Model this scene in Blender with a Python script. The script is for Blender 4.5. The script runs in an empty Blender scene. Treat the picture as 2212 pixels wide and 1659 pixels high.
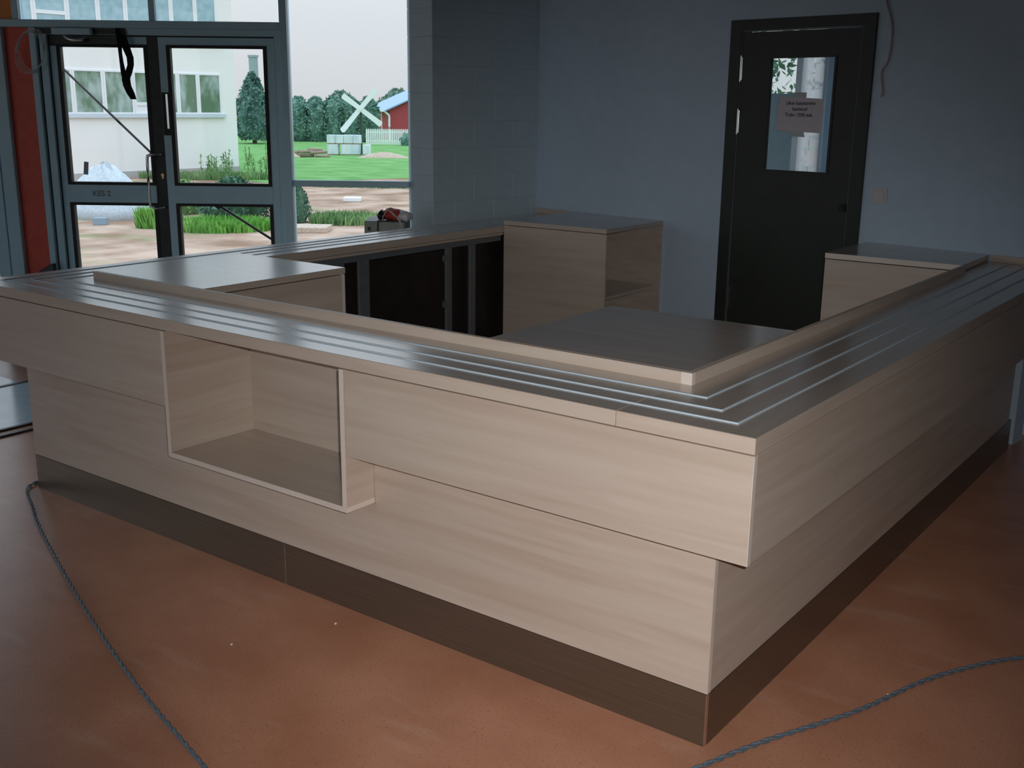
import bpy, bmesh, math, random
from mathutils import Vector, Matrix
random.seed(7)
PI = math.pi
S = bpy.context.scene
COL = S.collection

# ------------------------------------------------------------------ camera
YAW, PITCH, ROLL = 0.6403, 0.2521, 0.0118
CAM = Vector((1.2046, -2.5692, 1.7985))
d = Vector((-math.sin(YAW) * math.cos(PITCH), math.cos(YAW) * math.cos(PITCH), -math.sin(PITCH)))
r0 = Vector((math.cos(YAW), math.sin(YAW), 0)); u0 = r0.cross(d)
r_ = math.cos(ROLL) * r0 + math.sin(ROLL) * u0
u_ = -math.sin(ROLL) * r0 + math.cos(ROLL) * u0
cd = bpy.data.cameras.new('camera'); cam = bpy.data.objects.new('camera', cd); COL.objects.link(cam)
cd.sensor_fit = 'HORIZONTAL'; cd.sensor_width = 36.0; cd.lens = 2335.6 / 2212 * 36.0
cd.clip_start = 0.05; cd.clip_end = 500
cam.matrix_world = Matrix(((r_.x, u_.x, -d.x, CAM.x), (r_.y, u_.y, -d.y, CAM.y), (r_.z, u_.z, -d.z, CAM.z), (0, 0, 0, 1)))
S.camera = cam

# ------------------------------------------------------------------ world: overcast sky
wd = bpy.data.worlds.new('overcast_sky'); S.world = wd; wd.use_nodes = True
nt = wd.node_tree; nt.nodes.clear()
wo = nt.nodes.new('ShaderNodeOutputWorld'); bg = nt.nodes.new('ShaderNodeBackground')
tc = nt.nodes.new('ShaderNodeTexCoord'); sx = nt.nodes.new('ShaderNodeSeparateXYZ')
mr = nt.nodes.new('ShaderNodeMapRange')          # CIE overcast: (1 + 2 sin h) / 3
mr.inputs['From Min'].default_value = 0.0; mr.inputs['From Max'].default_value = 1.0
mr.inputs['To Min'].default_value = 1.0; mr.inputs['To Max'].default_value = 3.0
nt.links.new(tc.outputs['Generated'], sx.inputs[0]); nt.links.new(sx.outputs['Z'], mr.inputs['Value'])
SKY = 0.79
mu = nt.nodes.new('ShaderNodeMath'); mu.operation = 'MULTIPLY'; mu.inputs[1].default_value = SKY
nt.links.new(mr.outputs[0], mu.inputs[0]); nt.links.new(mu.outputs[0], bg.inputs['Strength'])
cg = nt.nodes.new('ShaderNodeValToRGB')           # thin overcast: neutral haze low down, bluer overhead
cg.color_ramp.elements[0].position = 0.0; cg.color_ramp.elements[0].color = (0.96, 0.95, 0.975, 1)
cg.color_ramp.elements[1].position = 0.6; cg.color_ramp.elements[1].color = (0.80, 0.93, 1.10, 1)
nt.links.new(sx.outputs['Z'], cg.inputs[0]); nt.links.new(cg.outputs[0], bg.inputs['Color'])
nt.links.new(bg.outputs[0], wo.inputs[0])

# ------------------------------------------------------------------ the photographer's flash (bulb just above right of the lens)
fl = bpy.data.lights.new('camera_flash', 'SPOT'); flo = bpy.data.objects.new('camera_flash', fl); COL.objects.link(flo)
fl.energy = 262; fl.color = (1.0, 0.97, 0.94); fl.shadow_soft_size = 0.012
fl.spot_size = math.radians(66); fl.spot_blend = 1.0
flo.location = CAM + r_ * 0.055 + u_ * 0.045
flo.rotation_euler = (d + r_ * 0.04 - u_ * 0.15).to_track_quat('-Z', 'Y').to_euler()

S.view_settings.view_transform = 'Standard'; S.view_settings.look = 'None'
S.view_settings.exposure = 0.0; S.view_settings.gamma = 1.0
S.view_settings.use_curve_mapping = False
S.cycles.max_bounces = 8; S.cycles.diffuse_bounces = 4; S.cycles.glossy_bounces = 4
S.cycles.transparent_max_bounces = 12; S.cycles.sample_clamp_indirect = 4.0
S.cycles.use_denoising = True

# ------------------------------------------------------------------ materials
def srgb(r, g, b):
    f = lambda c: c / 12.92 if c <= 0.04045 else ((c + 0.055) / 1.055) ** 2.4
    return (f(r / 255), f(g / 255), f(b / 255), 1)

def mat(name, c1, c2=None, rough=0.5, metal=0.0, scale=(8, 8, 8), nscale=3.0, detail=4, bump=0.0, bscale=120, spec=0.5, lo=0.35, hi=0.65, space='Object'):
    m = bpy.data.materials.new(name); m.use_nodes = True
    n = m.node_tree; b = n.nodes['Principled BSDF']
    b.inputs['Roughness'].default_value = rough; b.inputs['Metallic'].default_value = metal
    b.inputs['Specular IOR Level'].default_value = spec
    c1 = (*c1[:3], 1); c2 = (*(c2 or c1)[:3], 1)
    t = n.nodes.new('ShaderNodeTexCoord'); mp = n.nodes.new('ShaderNodeMapping')
    mp.inputs['Scale'].default_value = scale
    oi = n.nodes.new('ShaderNodeObjectInfo'); cm = n.nodes.new('ShaderNodeCombineXYZ'); ml = n.nodes.new('ShaderNodeMath'); ml.operation = 'MULTIPLY'; ml.inputs[1].default_value = 37.0
    n.links.new(oi.outputs['Random'], ml.inputs[0])
    for i in range(3): n.links.new(ml.outputs[0], cm.inputs[i])
    n.links.new(t.outputs[space], mp.inputs['Vector'])
    if space == 'Object': n.links.new(cm.outputs[0], mp.inputs['Location'])
    nz = n.nodes.new('ShaderNodeTexNoise'); nz.inputs['Scale'].default_value = nscale; nz.inputs['Detail'].default_value = detail
    n.links.new(mp.outputs[0], nz.inputs['Vector'])
    cr = n.nodes.new('ShaderNodeValToRGB'); cr.color_ramp.elements[0].color = c1; cr.color_ramp.elements[1].color = c2
    cr.color_ramp.elements[0].position = lo; cr.color_ramp.elements[1].position = hi
    n.links.new(nz.outputs['Fac'], cr.inputs[0]); n.links.new(cr.outputs[0], b.inputs['Base Color'])
    if bump:
        n2 = n.nodes.new('ShaderNodeTexNoise'); n2.inputs['Scale'].default_value = bscale; n2.inputs['Detail'].default_value = 3
        n.links.new(t.outputs[space], n2.inputs['Vector'])
        bp = n.nodes.new('ShaderNodeBump'); bp.inputs['Strength'].default_value = bump; bp.inputs['Distance'].default_value = 0.004
        n.links.new(n2.outputs['Fac'], bp.inputs['Height']); n.links.new(bp.outputs[0], b.inputs['Normal'])
    return m

def maple(name, axis, k=1.0, rough=0.42):
    s = {'x': (0.8, 16, 16), 'y': (16, 0.8, 16), 'z': (16, 16, 0.8)}[axis]
    m = mat(name, (0.60 * k, 0.50 * k, 0.42 * k), (0.65 * k, 0.555 * k, 0.475 * k), rough, scale=s, nscale=2.2, detail=6)
    n = m.node_tree; b = n.nodes['Principled BSDF']; cr = [q for q in n.nodes if q.type == 'VALTORGB'][0]
    mp = [q for q in n.nodes if q.type == 'MAPPING'][0]
    n2 = n.nodes.new('ShaderNodeTexNoise'); n2.inputs['Scale'].default_value = 0.7; n2.inputs['Detail'].default_value = 8; n2.inputs['Distortion'].default_value = 1.2
    n.links.new(mp.outputs[0], n2.inputs['Vector'])
    c2 = n.nodes.new('ShaderNodeValToRGB'); c2.color_ramp.elements[0].position = 0.38; c2.color_ramp.elements[1].position = 0.52
    c2.color_ramp.elements[0].color = (0.93, 0.90, 0.885, 1); c2.color_ramp.elements[1].color = (1, 1, 1, 1)
    mx = n.nodes.new('ShaderNodeMix'); mx.data_type = 'RGBA'; mx.blend_type = 'MULTIPLY'; mx.inputs['Factor'].default_value = 1
    n.links.new(n2.outputs['Fac'], c2.inputs[0]); n.links.new(cr.outputs[0], mx.inputs['A']); n.links.new(c2.outputs[0], mx.inputs['B'])
    n.links.new(mx.outputs['Result'], b.inputs['Base Color'])
    return m

M = {}
M['maple_x'] = maple('maple laminate lengthwise', 'x'); M['maple_y'] = maple('maple laminate crosswise', 'y'); M['maple_z'] = maple('maple laminate upright', 'z')
M['edge'] = mat('pale maple edge band', (0.80, 0.71, 0.64), (0.84, 0.75, 0.68), 0.45, scale=(2, 2, 2))
M['top_x'] = maple('worktop laminate lengthwise', 'x', 0.80, 0.17); M['top_y'] = maple('worktop laminate crosswise', 'y', 0.80, 0.17)
for q in ('top_x', 'top_y'):
    b_ = M[q].node_tree.nodes['Principled BSDF']; b_.inputs['Roughness'].default_value = 0.36
    b_.inputs['Coat Weight'].default_value = 1.0; b_.inputs['Coat Roughness'].default_value = 0.20; b_.inputs['Coat IOR'].default_value = 1.95
M['alu'] = mat('satin aluminium strip', (0.60, 0.74, 0.86), (0.64, 0.78, 0.90), 0.5, 0.0, spec=0.3)
M['plinth_x'] = mat('brushed bronze metal plinth', (0.235, 0.205, 0.165), (0.27, 0.235, 0.19), 0.36, 0.85, scale=(1, 60, 60), nscale=2, bump=0.05)
M['plinth_y'] = mat('brushed bronze metal plinth side', (0.235, 0.205, 0.165), (0.27, 0.235, 0.19), 0.36, 0.85, scale=(60, 1, 60), nscale=2, bump=0.05)
M['shaded_board'] = mat('brown back board with painted shade', (0.018, 0.014, 0.013), (0.028, 0.021, 0.019), 0.6, scale=(3, 3, 3))  # dark brown board; the poor light behind the counter is in the colour too
M['stud'] = mat('grey painted steel', (0.16, 0.18, 0.20), (0.19, 0.21, 0.23), 0.5, 0.2)
M['wall'] = mat('white wall paint', (0.52, 0.65, 0.79), (0.55, 0.68, 0.82), 0.85, nscale=1.2, bump=0.25, bscale=160, spec=0.2)
M['block'] = mat('painted block', (0.53, 0.66, 0.74), (0.56, 0.69, 0.77), 0.9, nscale=1.5, bump=0.35, bscale=90, spec=0.2)
M['mortar'] = mat('painted mortar', (0.62, 0.65, 0.67), (0.66, 0.69, 0.71), 0.9, spec=0.2)
M['ceiling'] = mat('unfinished grey ceiling', (0.22, 0.23, 0.24), None, 0.9)
M['hall'] = mat('grey hall wall', (0.28, 0.28, 0.28), None, 0.9)
M['frame'] = mat('blue grey painted aluminium', (0.42, 0.67, 0.79), (0.46, 0.71, 0.83), 0.42, 0.0, nscale=1)
M['gasket'] = mat('black rubber gasket', (0.012, 0.013, 0.015), (0.018, 0.018, 0.02), 0.6)
M['film'] = mat('black protective film', (0.010, 0.014, 0.016), (0.022, 0.028, 0.030), 0.45, bump=0.3, bscale=30)
M['red'] = mat('orange red panel', (0.66, 0.070, 0.035), (0.72, 0.085, 0.04), 0.45)
M['orange'] = mat('amber orange panel', (0.75, 0.24, 0.02), (0.80, 0.27, 0.03), 0.45)
M['steel'] = mat('polished steel', (0.70, 0.74, 0.76), (0.76, 0.79, 0.8), 0.2, 1.0)
M['brass'] = mat('brass key cylinder', (0.65, 0.45, 0.16), None, 0.3, 1.0)
M['door'] = mat('very dark green door paint', (0.030, 0.037, 0.031), (0.036, 0.043, 0.036), 0.5, nscale=2, bump=0.05)
M['door_frame'] = mat('dark door frame paint', (0.026, 0.031, 0.030), (0.032, 0.037, 0.035), 0.45)
M['black'] = mat('black plastic', (0.012, 0.012, 0.014), (0.02, 0.02, 0.022), 0.4)
M['white_plastic'] = mat('white plastic', (0.62, 0.62, 0.64), (0.66, 0.66, 0.68), 0.35)
M['paper'] = mat('notice paper', (0.66, 0.62, 0.70), (0.70, 0.66, 0.73), 0.8)
M['ink'] = mat('black ink', (0.012, 0.012, 0.02), None, 0.7)
M['pencil'] = mat('pencil marks', (0.17, 0.20, 0.24), None, 0.7)
M['tape'] = mat('pale tape', (0.52, 0.60, 0.60), None, 0.5)
M['cable'] = mat('blue grey cable', (0.095, 0.135, 0.18), (0.17, 0.22, 0.27), 0.5, scale=(60, 60, 60))
M['wire'] = mat('pinkish wire', (0.42, 0.33, 0.34), (0.46, 0.37, 0.38), 0.5)
M['wire_white'] = mat('white flex', (0.62, 0.62, 0.60), None, 0.5)
M['tool_box'] = mat('grey green sheet metal', (0.20, 0.23, 0.215), (0.24, 0.27, 0.25), 0.45, 0.2)
M['bag_red'] = mat('red nylon', (0.42, 0.035, 0.03), (0.5, 0.06, 0.05), 0.7)
M['bag_white'] = mat('white plastic wrap', (0.62, 0.65, 0.68), (0.72, 0.74, 0.76), 0.35)
M['crumb'] = mat('white plaster crumb', (0.8, 0.8, 0.8), None, 0.8)
M['mat_tile'] = mat('smooth grey tile with painted sky sheen', (0.58, 0.73, 0.84), (0.66, 0.80, 0.90), 0.16, nscale=1.5)  # sheen of the sky on the floor is put into this pale blue
# floor : speckled orange brown linoleum with faint scuffs
def floor_mat():
    m = mat('orange brown linoleum', (0.50, 0.225, 0.135), (0.59, 0.285, 0.18), 0.30, scale=(1, 1, 1), nscale=3.5, detail=10, bump=0.06, bscale=400)
    n = m.node_tree; b = n.nodes['Principled BSDF']; cr = [q for q in n.nodes if q.type == 'VALTORGB'][0]
    t = [q for q in n.nodes if q.type == 'TEX_COORD'][0]
    def layer(prev, scale, sc, lo, hi, col, fac, detail=2):
        mp = n.nodes.new('ShaderNodeMapping'); mp.inputs['Scale'].default_value = sc; mp.inputs['Rotation'].default_value = (0, 0, 0.5)
        n.links.new(t.outputs['Object'], mp.inputs[0])
        nz = n.nodes.new('ShaderNodeTexNoise'); nz.inputs['Scale'].default_value = scale; nz.inputs['Detail'].default_value = detail
        n.links.new(mp.outputs[0], nz.inputs['Vector'])
        rr = n.nodes.new('ShaderNodeMapRange'); rr.inputs['From Min'].default_value = lo; rr.inputs['From Max'].default_value = hi; rr.inputs['To Max'].default_value = fac
        n.links.new(nz.outputs['Fac'], rr.inputs['Value'])
        mx = n.nodes.new('ShaderNodeMix'); mx.data_type = 'RGBA'
        n.links.new(rr.outputs[0], mx.inputs['Factor']); n.links.new(prev, mx.inputs['A']); mx.inputs['B'].default_value = (*col, 1)
        return mx.outputs['Result']
    o = layer(cr.outputs[0], 130, (1, 1, 1), 0.60, 0.72, (0.22, 0.09, 0.05), 0.7)
    o = layer(o, 170, (1, 1, 1), 0.62, 0.74, (0.62, 0.36, 0.24), 0.6)
    o = layer(o, 2.0, (1, 4, 1), 0.58, 0.85, (0.66, 0.47, 0.38), 0.55, 8)
    n.links.new(o, b.inputs['Base Color'])
    return m
M['floor'] = floor_mat()
# thin glass
def glass_mat(name, tint):
    m = bpy.data.materials.new(name); m.use_nodes = True; n = m.node_tree; n.nodes.clear()
    o = n.nodes.new('ShaderNodeOutputMaterial'); tr = n.nodes.new('ShaderNodeBsdfTransparent'); gl = n.nodes.new('ShaderNodeBsdfGlossy')
    fr = n.nodes.new('ShaderNodeFresnel'); mx = n.nodes.new('ShaderNodeMixShader')
    fr.inputs['IOR'].default_value = 1.45; gl.inputs['Roughness'].default_value = 0.01; tr.inputs['Color'].default_value = (*tint, 1)
    n.links.new(fr.outputs[0], mx.inputs[0]); n.links.new(tr.outputs[0], mx.inputs[1]); n.links.new(gl.outputs[0], mx.inputs[2]); n.links.new(mx.outputs[0], o.inputs[0])
    return m
M['glass'] = glass_mat('window glass', (0.95, 0.98, 0.985))
# translucent blind
def blind_mat():
    m = bpy.data.materials.new('sheer white blind'); m.use_nodes = True; n = m.node_tree; n.nodes.clear()
    o = n.nodes.new('ShaderNodeOutputMaterial'); tp = n.nodes.new('ShaderNodeBsdfTransparent'); tl = n.nodes.new('ShaderNodeBsdfTranslucent'); mx = n.nodes.new('ShaderNodeMixShader')
    tl.inputs['Color'].default_value = (0.9, 0.92, 0.96, 1); mx.inputs[0].default_value = 0.6
    n.links.new(tp.outputs[0], mx.inputs[1]); n.links.new(tl.outputs[0], mx.inputs[2]); n.links.new(mx.outputs[0], o.inputs[0]); return m
M['blind'] = blind_mat()
# outdoors
M['render'] = mat('white rendered masonry', (0.86, 0.85, 0.83), (0.89, 0.88, 0.86), 0.9, scale=(1, 1, 1), nscale=0.6)
M['pvc'] = mat('white window frame', (0.82, 0.84, 0.86), None, 0.4)
M['far_glass'] = mat('pane with painted tree and sky reflection', (0.07, 0.17, 0.08), (0.36, 0.47, 0.44), 0.08, scale=(1, 1.4, 0.8), nscale=1.5, lo=0.42, hi=0.66, spec=0.8)  # reflected trees and sky are put into the pane's mottled colour
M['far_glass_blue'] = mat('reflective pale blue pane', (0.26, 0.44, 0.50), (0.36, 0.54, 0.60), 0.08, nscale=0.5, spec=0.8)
M['sill'] = mat('bluish metal sill', (0.58, 0.66, 0.72), None, 0.4)
M['leaf_dark'] = mat('dark hedge leaf', (0.11, 0.225, 0.18), (0.25, 0.42, 0.35), 0.75, scale=(1, 1, 1), nscale=1.6, spec=0.2)
M['leaf_blue'] = mat('conifer needle', (0.07, 0.155, 0.135), (0.18, 0.31, 0.27), 0.75, scale=(1, 1, 1), nscale=1.4, spec=0.2)
M['leaf_far'] = mat('distant hazy leaf', (0.16, 0.25, 0.20), (0.24, 0.34, 0.27), 0.8, nscale=1.0, spec=0.1)
M['leaf_weed'] = mat('weed leaf', (0.11, 0.24, 0.075), (0.24, 0.38, 0.15), 0.7, scale=(1, 1, 1), nscale=1.5, spec=0.2)
M['leaf_grass'] = mat('bright grass blade', (0.12, 0.36, 0.05), (0.28, 0.52, 0.12), 0.7, scale=(1, 1, 1), nscale=1.5, spec=0.2)
M['leaf_bush'] = mat('grey green bush leaf', (0.045, 0.13, 0.075), (0.13, 0.24, 0.16), 0.75, scale=(1, 1, 1), nscale=1.8, spec=0.2)
M['bark'] = mat('bark', (0.12, 0.09, 0.065), (0.2, 0.16, 0.12), 0.9)
M['barn_red'] = mat('red barn boards', (0.40, 0.055, 0.065), (0.46, 0.075, 0.085), 0.8, scale=(12, 12, 0.5))
M['barn_roof'] = mat('blue grey metal roof', (0.27, 0.42, 0.62), (0.32, 0.47, 0.66), 0.45)
M['white_paint'] = mat('white painted wood', (0.85, 0.87, 0.87), None, 0.7)
M['brick_wrap'] = mat('pale wrapped brick pallet', (0.55, 0.64, 0.74), (0.82, 0.86, 0.90), 0.5, scale=(2, 2, 0.5), nscale=1.5)
M['log'] = mat('weathered timber', (0.27, 0.19, 0.14), (0.42, 0.33, 0.26), 0.9)
M['earth'] = mat('pale brown soil heap', (0.48, 0.37, 0.28), (0.62, 0.50, 0.40), 0.95, nscale=2, bump=0.6, bscale=12)
M['gravel'] = mat('pale grey gravel', (0.50, 0.56, 0.60), (0.62, 0.67, 0.70), 0.9, nscale=2, bump=0.5, bscale=20)
M['blue_brick'] = mat('blue grey block', (0.27, 0.36, 0.43), None, 0.8)
M['chimney'] = mat('grey chimney brick', (0.30, 0.37, 0.40), (0.36, 0.43, 0.46), 0.9)
M['sticker'] = mat('grey sticker', (0.40, 0.48, 0.55), None, 0.6)
M['concrete'] = mat('concrete', (0.40, 0.39, 0.38), (0.46, 0.45, 0.44), 0.9)
M['lawn'] = mat('bright lawn', (0.12, 0.31, 0.085), (0.21, 0.41, 0.14), 0.9, scale=(1, 1, 1), nscale=0.9, detail=8, bump=0.5, bscale=8, spec=0.1)
def ground_mat():
    m = mat('bare soil with patches of grass', (0.29, 0.18, 0.12), (0.57, 0.41, 0.315), 0.95, scale=(1, 1, 1), nscale=0.9, detail=10, bump=0.5, bscale=6, spec=0.1)
    n = m.node_tree; b = n.nodes['Principled BSDF']; cr = [q for q in n.nodes if q.type == 'VALTORGB'][0]; t = [q for q in n.nodes if q.type == 'TEX_COORD'][0]
    nz = n.nodes.new('ShaderNodeTexNoise'); nz.inputs['Scale'].default_value = 0.35; nz.inputs['Detail'].default_value = 9
    n.links.new(t.outputs['Object'], nz.inputs['Vector'])
    rr = n.nodes.new('ShaderNodeMapRange'); rr.inputs['From Min'].default_value = 0.57; rr.inputs['From Max'].default_value = 0.66; rr.inputs['To Max'].default_value = 0.7
    n.links.new(nz.outputs['Fac'], rr.inputs['Value'])
    mx = n.nodes.new('ShaderNodeMix'); mx.data_type = 'RGBA'; mx.inputs['B'].default_value = (0.20, 0.30, 0.12, 1)
    n.links.new(rr.outputs[0], mx.inputs['Factor']); n.links.new(cr.outputs[0], mx.inputs['A']); n.links.new(mx.outputs['Result'], b.inputs['Base Color'])
    return m
M['ground'] = ground_mat()

# ------------------------------------------------------------------ building helpers
class Frame:
    """a right-handed plan frame: origin (x, y) and rotation about z"""
    def __init__(s, x=0, y=0, a=0): s.o = Vector((x, y, 0)); s.a = a; s.R = Matrix.Rotation(a, 4, 'Z')
    def w(s, p): return s.o + (s.R @ Vector(p))
WORLD = Frame()
FACADE = Frame(CAM.x - math.sin(YAW) * 7.87, CAM.y + math.cos(YAW) * 7.87, YAW)      # x along the glass front, y outwards
WALL = Frame(-2.497, 4.112, math.radians(-9.0))                                         # x along the back wall, y into the room behind

class Thing:
    def __init__(s, e, loc): s.e = e; s.loc = Vector(loc)

def props(o, label=None, cat=None, group=None, kind=None):
    if label: o['label'] = label
    if cat: o['category'] = cat
    if group: o['group'] = group
    if kind: o['kind'] = kind

def thing(name, label, cat, loc=(0, 0, 0), fr=WORLD, group=None, kind=None):
    e = bpy.data.objects.new(name, None); COL.objects.link(e); e.empty_display_size = 0.1
    e.location = fr.w(loc); e.rotation_euler = (0, 0, fr.a)
    props(e, label, cat, group, kind)
    return Thing(e, loc)

def link(name, bm, m, parent=None, loc=None, fr=WORLD, label=None, cat=None, group=None, kind=None, smooth=False, bevel=0):
    """bm holds coordinates of the frame fr; parent is a Thing (same frame) or an object already built here"""
    if bevel: bmesh.ops.bevel(bm, geom=list(bm.edges), offset=bevel, segments=1, affect='EDGES', profile=0.5)
    off = Vector((0, 0, 0))
    if isinstance(parent, Thing): off = parent.loc; pe = parent.e
    elif parent is not None: pe = parent; off = Vector(parent.get('_off', (0, 0, 0)))
    else: pe = None; off = Vector(loc) if loc is not None else Vector((0, 0, 0))
    bmesh.ops.translate(bm, verts=list(bm.verts), vec=-off)
    if pe is not None and not isinstance(parent, Thing): pass
    me = bpy.data.meshes.new(name); bm.to_mesh(me); bm.free()
    if smooth:
        for p in me.polygons: p.use_smooth = True
    me.materials.append(M[m] if isinstance(m, str) else m)
    o = bpy.data.objects.new(name, me); COL.objects.link(o)
    if pe is not None: o.parent = pe
    else: o.location = fr.w(off); o.rotation_euler = (0, 0, fr.a)
    o['_off'] = tuple(off)
    props(o, label, cat, group, kind)
    return o

def bx(bm, x0, x1, y0, y1, z0, z1):
    v = [bm.verts.new(p) for p in ((x0, y0, z0), (x1, y0, z0), (x1, y1, z0), (x0, y1, z0), (x0, y0, z1), (x1, y0, z1), (x1, y1, z1), (x0, y1, z1))]
    for f in ((3, 2, 1, 0), (4, 5, 6, 7), (0, 1, 5, 4), (1, 2, 6, 5), (2, 3, 7, 6), (3, 0, 4, 7)): bm.faces.new([v[i] for i in f])
    return v
def box(x0, x1, y0, y1, z0, z1):
    bm = bmesh.new(); bx(bm, x0, x1, y0, y1, z0, z1); return bm
def prism(bm, pts, z0, z1):
    """vertical prism over a counter-clockwise plan polygon"""
    a = [bm.verts.new((p[0], p[1], z0)) for p in pts]; b = [bm.verts.new((p[0], p[1], z1)) for p in pts]
    n = len(pts); bm.faces.new(list(reversed(a))); bm.faces.new(b)
    for i in range(n): bm.faces.new((a[i], a[(i + 1) % n], b[(i + 1) % n], b[i]))
    return bm
def prism_y(bm, pts, y0, y1):
    """prism over an (x, z) outline, extruded along y"""
    a = [bm.verts.new((p[0], y0, p[1])) for p in pts]; b = [bm.verts.new((p[0], y1, p[1])) for p in pts]
    n = len(pts); bm.faces.new(a); bm.faces.new(list(reversed(b)))
    for i in range(n): bm.faces.new((a[(i + 1) % n], a[i], b[i], b[(i + 1) % n]))
    bmesh.ops.recalc_face_normals(bm, faces=list(bm.faces)); return bm
def prism_x(bm, pts, x0, x1):
    a = [bm.verts.new((x0, p[0], p[1])) for p in pts]; b = [bm.verts.new((x1, p[0], p[1])) for p in pts]
    n = len(pts); bm.faces.new(a); bm.faces.new(list(reversed(b)))
    for i in range(n): bm.faces.new((a[(i + 1) % n], a[i], b[i], b[(i + 1) % n]))
    bmesh.ops.recalc_face_normals(bm, faces=list(bm.faces)); return bm
def tube(bm, pts, r, seg=8, closed=False):
    pts = [Vector(p) for p in pts]; n = len(pts); rings = []
    up = Vector((0, 0, 1))
    for i, p in enumerate(pts):
        t = (pts[min(i + 1, n - 1)] - pts[max(i - 1, 0)]).normalized()
        a = t.cross(up)
        if a.length < 1e-3: a = t.cross(Vector((1, 0, 0)))
        a.normalize(); b = t.cross(a); up = -b if abs(b.z) < 1e-6 else up
        rr = r[i] if isinstance(r, (list, tuple)) else r
        rings.append([bm.verts.new(p + a * rr * math.cos(2 * PI * k / seg) + b * rr * math.sin(2 * PI * k / seg)) for k in range(seg)])
        up = Vector((0, 0, 1))
    for i in range(n - 1):
        for k in range(seg): bm.faces.new((rings[i][k], rings[i][(k + 1) % seg], rings[i + 1][(k + 1) % seg], rings[i + 1][k]))
    bm.faces.new(list(reversed(rings[0]))); bm.faces.new(rings[-1])
    bmesh.ops.recalc_face_normals(bm, faces=list(bm.faces)); return bm
def smooth_path(pts, n=10):
    P = [Vector(p) for p in pts]; out = []
    for i in range(len(P) - 1):
        a = P[max(i - 1, 0)]; b = P[i]; c = P[i + 1]; e = P[min(i + 2, len(P) - 1)]
        for k in range(n):
            t = k / n
            out.append(0.5 * ((2 * b) + (c - a) * t + (2 * a - 5 * b + 4 * c - e) * t * t + (3 * b - a - 3 * c + e) * t ** 3))
    out.append(P[-1]); return out
def cyl(bm, c, axis, r, h, seg=16):
    c = Vector(c); ax = Vector(axis).normalized(); return tube(bm, [c, c + ax * h], r, seg)
def text(name, body, size, loc_frame, fr, m, parent, rotz=0.0):
    """flat print facing -y of the frame"""
    cu = bpy.data.curves.new(name, 'FONT'); cu.body = body; cu.size = size; cu.align_x = 'CENTER'; cu.align_y = 'CENTER'; cu.extrude = 0.0003
    cu.offset = size * 0.015
    o = bpy.data.objects.new(name, cu); COL.objects.link(o)
    off = parent.loc if isinstance(parent, Thing) else Vector(parent.get('_off', (0, 0, 0)))
    o.parent = parent.e if isinstance(parent, Thing) else parent
    o.location = Vector(loc_frame) - off; o.rotation_euler = (PI / 2, 0, rotz)
    bpy.context.view_layer.update(); dg = bpy.context.evaluated_depsgraph_get()
    me = bpy.data.meshes.new_from_object(o.evaluated_get(dg)); me.materials.clear(); me.materials.append(M[m])
    p = bpy.data.objects.new(name + '_', me); COL.objects.link(p); p.parent = o.parent; p.location = o.location; p.rotation_euler = o.rotation_euler
    bpy.data.objects.remove(o); p.name = name; return p

# ================================================================== ROOM SHELL
WS, WE = -1.218, 2.53                 # back wall from the corner to its right end, along WALL.x
DS0, DS1, DZ = 0.50, 1.495, 2.335    # interior door frame outer sizes
K = WALL.w((WS, 0, 0)); BE = WALL.w((WE, 0, 0))
HC = 3.3                                # ceiling height
F0 = FACADE.w((-0.745, 0, 0)); F1 = FACADE.w((-6.2, 0, 0))
XR, YB = 8.0, -9.0
floor_poly = [(XR, YB), (XR, 4.2), (-0.02, 4.2), (K.x - 0.3, K.y + 0.55), (F0.x - 0.10, F0.y + 0.14), (F1.x, F1.y), (F1.x, YB)]
bm = bmesh.new(); prism(bm, floor_poly, -0.06, 0.0); link('floor', bm, 'floor', kind='structure')
bm = bmesh.new(); prism(bm, floor_poly, HC, HC + 0.1); link('ceiling', bm, 'ceiling', kind='structure')
# back wall with the door opening
bw = thing('wall_back', None, None, (0, 0, 0), WALL, kind='structure')
T = 0.13
bm = bmesh.new(); bx(bm, WS - 0.25, DS0 + 0.03, 0, T, 0, HC); bx(bm, DS1 - 0.03, WE, 0, T, 0, HC); bx(bm, DS0 + 0.03, DS1 - 0.03, 0, T, DZ - 0.03, HC)
link('plaster', bm, 'wall', bw)
# the wall steps back beyond the end of the counter
ys = 3.96
bm = bmesh.new(); prism(bm, [(-0.012, ys), (XR, ys), (XR, ys + 0.12), (-0.012, ys + 0.12)], 0, HC); link('wall_step', bm, 'wall', kind='structure')
bm = bmesh.new(); bx(bm, XR, XR + 0.12, YB, ys + 0.12, 0, HC); link('wall_right', bm, 'hall', kind='structure')
RX = -0.8                              # the rear wall is glazed left of this
bm = bmesh.new(); bx(bm, RX, XR, YB - 0.12, YB, 0, HC); bx(bm, F1.x, RX, YB - 0.12, YB, 0, 0.45); link('wall_rear', bm, 'hall', kind='structure')
w6 = thing('window_6', None, None, (-4, YB, 0.45), kind='structure')  # unseen glazing, added to bring daylight in from behind
bm = bmesh.new(); n6 = 5
for k in range(n6 + 1): xk = F1.x + 0.04 + (RX - F1.x - 0.08) * k / n6; bx(bm, xk - 0.03, xk + 0.03, YB - 0.10, YB - 0.02, 0.45, HC)
link('window_frame', bm, 'frame', w6)
for k in range(n6): a = F1.x + 0.07 + (RX - F1.x - 0.08) * k / n6; link('pane', box(a, a + (RX - F1.x - 0.08) / n6 - 0.06, YB - 0.062, YB - 0.056, 0.45, HC), 'glass', w6)
bm = bmesh.new(); bx(bm, F1.x - 0.12, F1.x, YB, F1.y, 0, 0.45); link('wall_far_left', bm, 'hall', kind='structure')
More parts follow.
